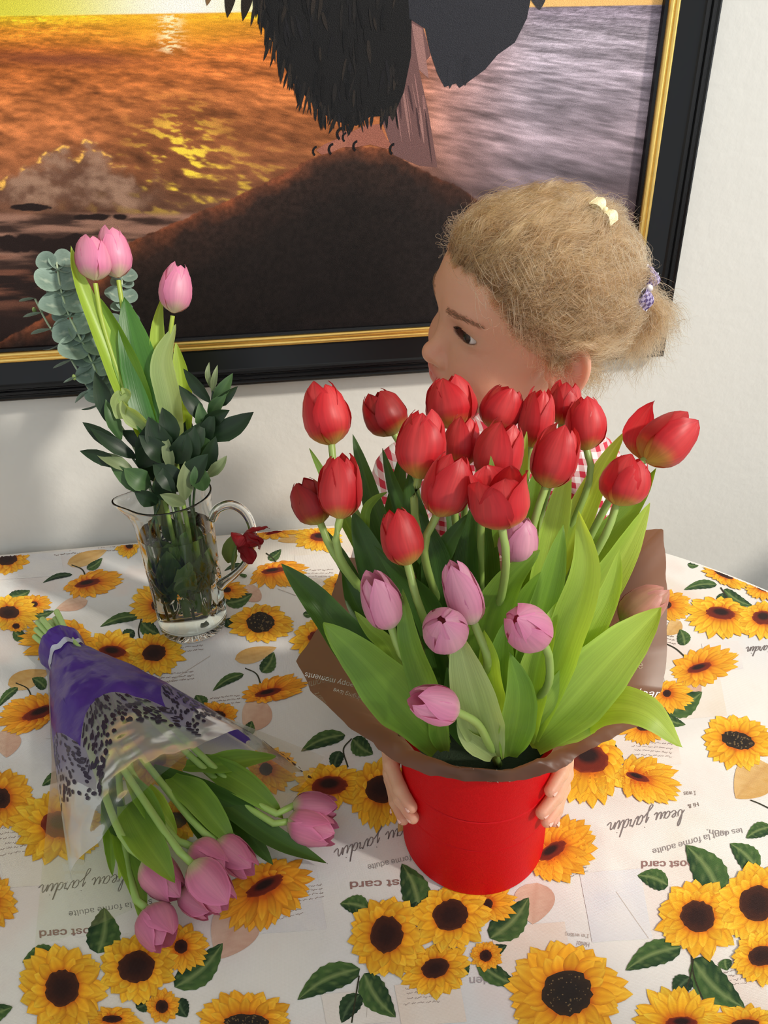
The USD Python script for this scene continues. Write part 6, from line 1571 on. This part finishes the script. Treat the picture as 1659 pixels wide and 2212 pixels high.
# curls: a helix about the path, shared by neighbours so that locks form
lock = np.floor(fbm(hd * 7, 2, 77) * 40); lr = np.random.default_rng(5).uniform(0, 1, (60, 4))
li = lr[lock.astype(int) % 60]; cr = (.0022 + .0036 * li[:, 0]) * hr.uniform(.8, 1.2, N_); fq = 9 + 11 * li[:, 1]; ph0 = li[:, 2] * 6.28 + hr.normal(0, .35, N_)
tg = np.gradient(cu, axis=1); tg /= np.linalg.norm(tg, axis=-1, keepdims=True) + 1e-9
nr2 = dirs; sd2 = np.cross(tg, nr2)
amp = cr[:, None] * smooth01(.08, .35, s)[None]
cu = cu + sd2 * (amp * np.cos(fq[:, None] * s[None] + ph0[:, None]))[..., None] + nr2 * (amp * np.abs(np.sin(fq[:, None] * s[None] + ph0[:, None])))[..., None]
cu = cu + .0050 * (np.stack([fbm(cu * 40 + i * 9, 2, 90 + i) for i in range(3)], -1) - .5) * s[None, :, None]
gid = hr.choice(N_, 520, replace=False); _, near_ = cKDTree(hd[gid]).query(hd); gi = gid[near_]
clump = (.72 * smooth01(.05, .75, s))[None, :, None] * (1 - .55 * (hr.uniform(size=N_) < .22))[:, None, None]
cu = cu * (1 - clump) + (cu[gi] + (cu[:, :1] - cu[gi][:, :1]) * .22) * clump
wid = hr.uniform(.00024, .00044, N_)
hairs('hair_strands', HO + HS * (cu @ HM.T), wid, M_hair, 'fine curly strands', hair, kind='stuff')


# loose tousled curls over the sides
n3 = 3200; d3 = hr.normal(size=(20000, 3)); d3 /= np.linalg.norm(d3, axis=1, keepdims=True); v3_ = hairline(d3); d3 = d3[(v3_ > .006) & (d3[:, 2] < .85)][:n3]; n3 = len(d3)
s3 = np.linspace(0, 1, 24); fl = fbm(d3 * 4, 2, 55)[:, None] * 8.0
e1 = np.cross(d3, D2); e1 /= np.linalg.norm(e1, axis=1, keepdims=True) + 1e-9; e2 = np.cross(d3, e1)
td = -e2 * (.75 + .3 * np.sin(fl)) + e1 * np.cos(fl) * .9 + V3(0, 0, -.35); td /= np.linalg.norm(td, axis=1, keepdims=True)
L3 = hr.uniform(.26, .55, n3)[:, None] * s3[None]
dd3 = d3[:, None] + td[:, None] * L3[..., None]
o3 = hr.uniform(.006, .0135, n3)[:, None] * smooth01(0, .3, s3)[None] + hr.uniform(-.002, .006, n3)[:, None] * s3[None] ** 2
a3 = (hr.uniform(6, 12, n3)[:, None]) * s3[None] + fl + hr.normal(0, .5, n3)[:, None]; r3 = hr.uniform(.003, .0075, n3)[:, None] * smooth01(0, .5, s3)[None]
c3 = scalp(dd3, o3 + r3 * (.5 + .5 * np.sin(a3))) + e1[:, None] * (r3 * np.cos(a3))[..., None]
hairs('hair_strands', HO + HS * (c3 @ HM.T), hr.uniform(.0002, .0004, n3), M_hair, None, hair, kind='stuff')


def tuft(T, D, n, L, spread, curl, seed, down=.0):
    r = np.random.default_rng(seed); s = np.linspace(0, 1, 24)
    d0 = unit(D) + r.normal(0, spread, (n, 3)); d0 /= np.linalg.norm(d0, axis=1, keepdims=True)
    Ls = L * r.uniform(.45, 1.1, n)
    p = T + r.normal(0, .0045, (n, 3))[:, None] + d0[:, None] * (Ls[:, None] * s[None])[..., None] + V3(0, 0, -1) * (down * (s ** 2)[None] * Ls[:, None])[..., None]
    e1 = np.cross(d0, [.3, .4, .86]); e1 /= np.linalg.norm(e1, axis=1, keepdims=True); e2 = np.cross(d0, e1)
    c = curl * r.uniform(.4, 1.3, n); f = r.uniform(4, 10, n); q = r.uniform(0, 6.28, n); a = f[:, None] * s[None] + q[:, None]
    p = p + (c[:, None] * smooth01(0, .5, s)[None] * np.cos(a))[..., None] * e1[:, None] + (c[:, None] * smooth01(0, .5, s)[None] * np.sin(a))[..., None] * e2[:, None]
    hairs('hair_strands', HO + HS * (p @ HM.T), r.uniform(.0002, .00036, n), M_hair, None, hair, kind='stuff')


tuft(T2 - D2 * .006, D2 + V3(-.2, 0, -.9), 1500, .052, .45, .006, 31, .35)
tuft(T2 + V3(.01, 0, -.02), V3(-.6, .1, -1), 1100, .066, .5, .009, 32, .2)
tuft(T2 + V3(-.004, .01, -.012), V3(-1, .25, -.5), 500, .045, .55, .008, 41, .2)
tuft(T1 - D1 * .004, D1 + V3(-.7, 0, -.2), 700, .034, .40, .004, 33, .3)
tuft(HC + V3(-.055, .02, -.072), V3(-.55, .2, -.9), 420, .050, .42, .009, 34, .1)
tuft(HC + V3(-.062, .0, -.050), V3(-.8, .2, -.55), 600, .045, .42, .008, 35, .2)
tuft(V3(.000, .060, .000), V3(-.25, .45, -.8), 260, .026, .35, .004, 36, .1)
# wisps over the temple
tuft(V3(.030, .052, .034), V3(.25, .55, -.6), 200, .024, .4, .004, 37, .1)

# ---- bows
def bow(name, label, c, ax, nrm, size, m_, m2, knot, seed):
    b = thing(name, label, 'hair bow', hl(*c))
    ax = unit(ax); nrm = unit(nrm - ax * (nrm @ ax)); sd = np.cross(ax, nrm)
    for sg_ in (1, -1):
        u = np.linspace(0, 1, 14)[:, None]; w = np.linspace(-1, 1, 9)[None]
        for lay_, lift_ in ((0, .0), (1, .55)):
            wdt = size * (.16 + .34 * np.sin(np.pi * np.clip(u, 0, 1) * .62)); x = size * u * sg_ * (1 if lay_ == 0 else .96)
            hgt = size * (.10 + lift_ * .55 * np.sin(np.pi * u) + .05 * np.sin(w * 4 + seed) * u)
            p = np.array(c) + x[..., None] * ax + (w * wdt)[..., None] * sd + (hgt + 0 * w)[..., None] * nrm
            mesh('ribbon_loop', HO + HS * (p.reshape(-1, 3) @ HM.T), grid_faces(14, 9), m_, b, True, uv=np.stack([np.repeat(u, 9, 1).ravel(), np.repeat(w, 14, 0).ravel()], 1))
        if m2 is not None:
            for e in (-1, 1):
                uu = np.linspace(0, 1, 14); wd = size * (.16 + .34 * np.sin(np.pi * uu * .62))
                pc = np.array(c) + (size * uu * sg_)[:, None] * ax + (e * wd)[:, None] * sd + (size * (.12 + .05 * np.sin(e * 4 + seed) * uu))[:, None] * nrm
                v_, f_ = tube(HO + HS * (pc @ HM.T), .0007, 6); mesh('ribbon_edge', v_, f_, m2, b, True, label='white ribbon edge' if e > 0 and sg_ > 0 else None)
    k = trimesh.creation.icosphere(3, size * .2); k.apply_scale((1, 1, 1)); kv = np.array(k.vertices)
    p = np.array(c) + kv[:, :1] * .8 * ax + kv[:, 1:2] * 1.15 * sd + (kv[:, 2:] * .8 + size * .22) * nrm
    mesh('knot', HO + HS * (p @ HM.T), np.array(k.faces), knot, b, True)


M_cream = mat('bow_cream', srgb(238, 226, 184), rough=.5, grain=(200, .05))
M_wht = mat('bow_white', srgb(240, 236, 240), rough=.5)
M_gh = usdkit.material(stage, '/World/Looks/bow_gingham', {'a': ('attribute', {'attribute': 'st'}), 'm': ('mapping', {'scale': (6.0, 2.5, 1.0)}), 'c': ('checker_texture', {'scale': 1.0, 'color1': tuple(srgb(84, 66, 116)), 'color2': tuple(srgb(168, 156, 190))}), 'p': ('principled_bsdf', {'roughness': .6})},
                       [('a.vector', 'm.vector'), ('m.vector', 'c.vector'), ('c.color', 'p.base_color')], surface='p.BSDF')
loc = lambda v: HM.T @ np.array(v, float)
up_im, rt_im, vw = loc(UP), loc(RIGHT), loc(-FWD)
bow('cream_bow', 'small cream bow on top of the hair', on_mid(1303, 458, .022), rt_im * .70 - up_im * .75, vw * .9 + up_im * .35 + rt_im * .3, .0135, M_cream, None, M_cream, 1)
bow('gingham_bow', 'purple gingham bow with white edges at the back of the head', on_mid(1394, 622, .050), up_im * .9 + rt_im * .28, vw * .7 + rt_im * .6, .0185, M_gh, M_wht, M_wht, 2)

# ---- clothes: a red and white gingham shirt with a white front and sleeves, dark leggings
def hull_body(bones, r_mesh=.012):
    parts = []
    for a, b, ra, rb in bones:
        parts.append(manifold3d.Manifold.batch_hull([manifold3d.Manifold.sphere(ra, 28).translate(list(map(float, a))), manifold3d.Manifold.sphere(rb, 28).translate(list(map(float, b)))]))
    m = manifold3d.Manifold.batch_boolean(parts, manifold3d.OpType.Add).refine_to_length(r_mesh).to_mesh()
    t = trimesh.Trimesh(m.vert_properties[:, :3], m.tri_verts, process=True)
    return trimesh.smoothing.filter_taubin(t, iterations=12)


GS = 105.0
M_shirt = usdkit.material(stage, '/World/Looks/shirt_gingham', {'tc': ('texture_coordinate', {}), 'sx': ('separate_xyz', {}),
    **{f'{k}{d}': v for d in 'xz' for k, v in (('k', ('math', {'math_type': 'multiply', 'value2': GS})), ('f', ('math', {'math_type': 'fraction'})), ('g', ('math', {'math_type': 'greater_than', 'value2': .5})))},
    'ad': ('math', {'math_type': 'add'}), 'hf': ('math', {'math_type': 'multiply', 'value2': .5}), 'mx': ('mix', {'color1': tuple(srgb(240, 232, 232)), 'color2': tuple(srgb(196, 30, 58))}), 'p': ('principled_bsdf', {'roughness': .75, 'sheen_weight': .1})},
    [('tc.object', 'sx.vector')] + [l for d in 'xz' for l in ((f'sx.{d}', f'k{d}.value1'), (f'k{d}.value', f'f{d}.value1'), (f'f{d}.value', f'g{d}.value1'))] + [('gx.value', 'ad.value1'), ('gz.value', 'ad.value2'), ('ad.value', 'hf.value1'), ('hf.value', 'mx.fac'), ('mx.color', 'p.base_color')], surface='p.BSDF')
M_leg = mat('leggings', srgb(60, 58, 80), rough=.8)
el_l, el_r = ELL_, ELR
sh_b = [(CHEST + V3(0, 0, .012), PELV + V3(0, 0, .02), .062, .074), (SHL + V3(0, 0, -.002), SHR + V3(0, 0, -.002), .036, .036), (CHEST + V3(.03, 0, -.03), CHEST + V3(-.03, 0, -.03), .060, .060)]
for (side, chains, mcps, wr_, thumb, elb, sh) in hands:
    sh_b += [(sh, elb, .037, .030), (elb, elb * .35 + wr_ * .65, .029, .023)]
st_ = hull_body(sh_b)
tmesh('shirt', st_, M_shirt, child, True, label='red and white gingham shirt')
lg = []
for sg_ in (1, -1):
    hip = PELV + V3(.042 * sg_, 0, -.015); kn = V3(PELV[0] + .135 * sg_, .615, TABLE + .052); an = V3(PELV[0] + .02 * sg_, .578 + .02 * sg_, TABLE + .034)
    lg += [(hip, kn, .056, .040), (kn, an, .036, .026)]
lt = hull_body(lg + [(PELV + V3(.03, .0, -.02), PELV + V3(-.03, 0, -.02), .062, .062)])
lt.vertices[:, 2] = np.maximum(lt.vertices[:, 2], TABLE + .005)
tmesh('leggings', lt, M_leg, child, True, label='dark leggings')
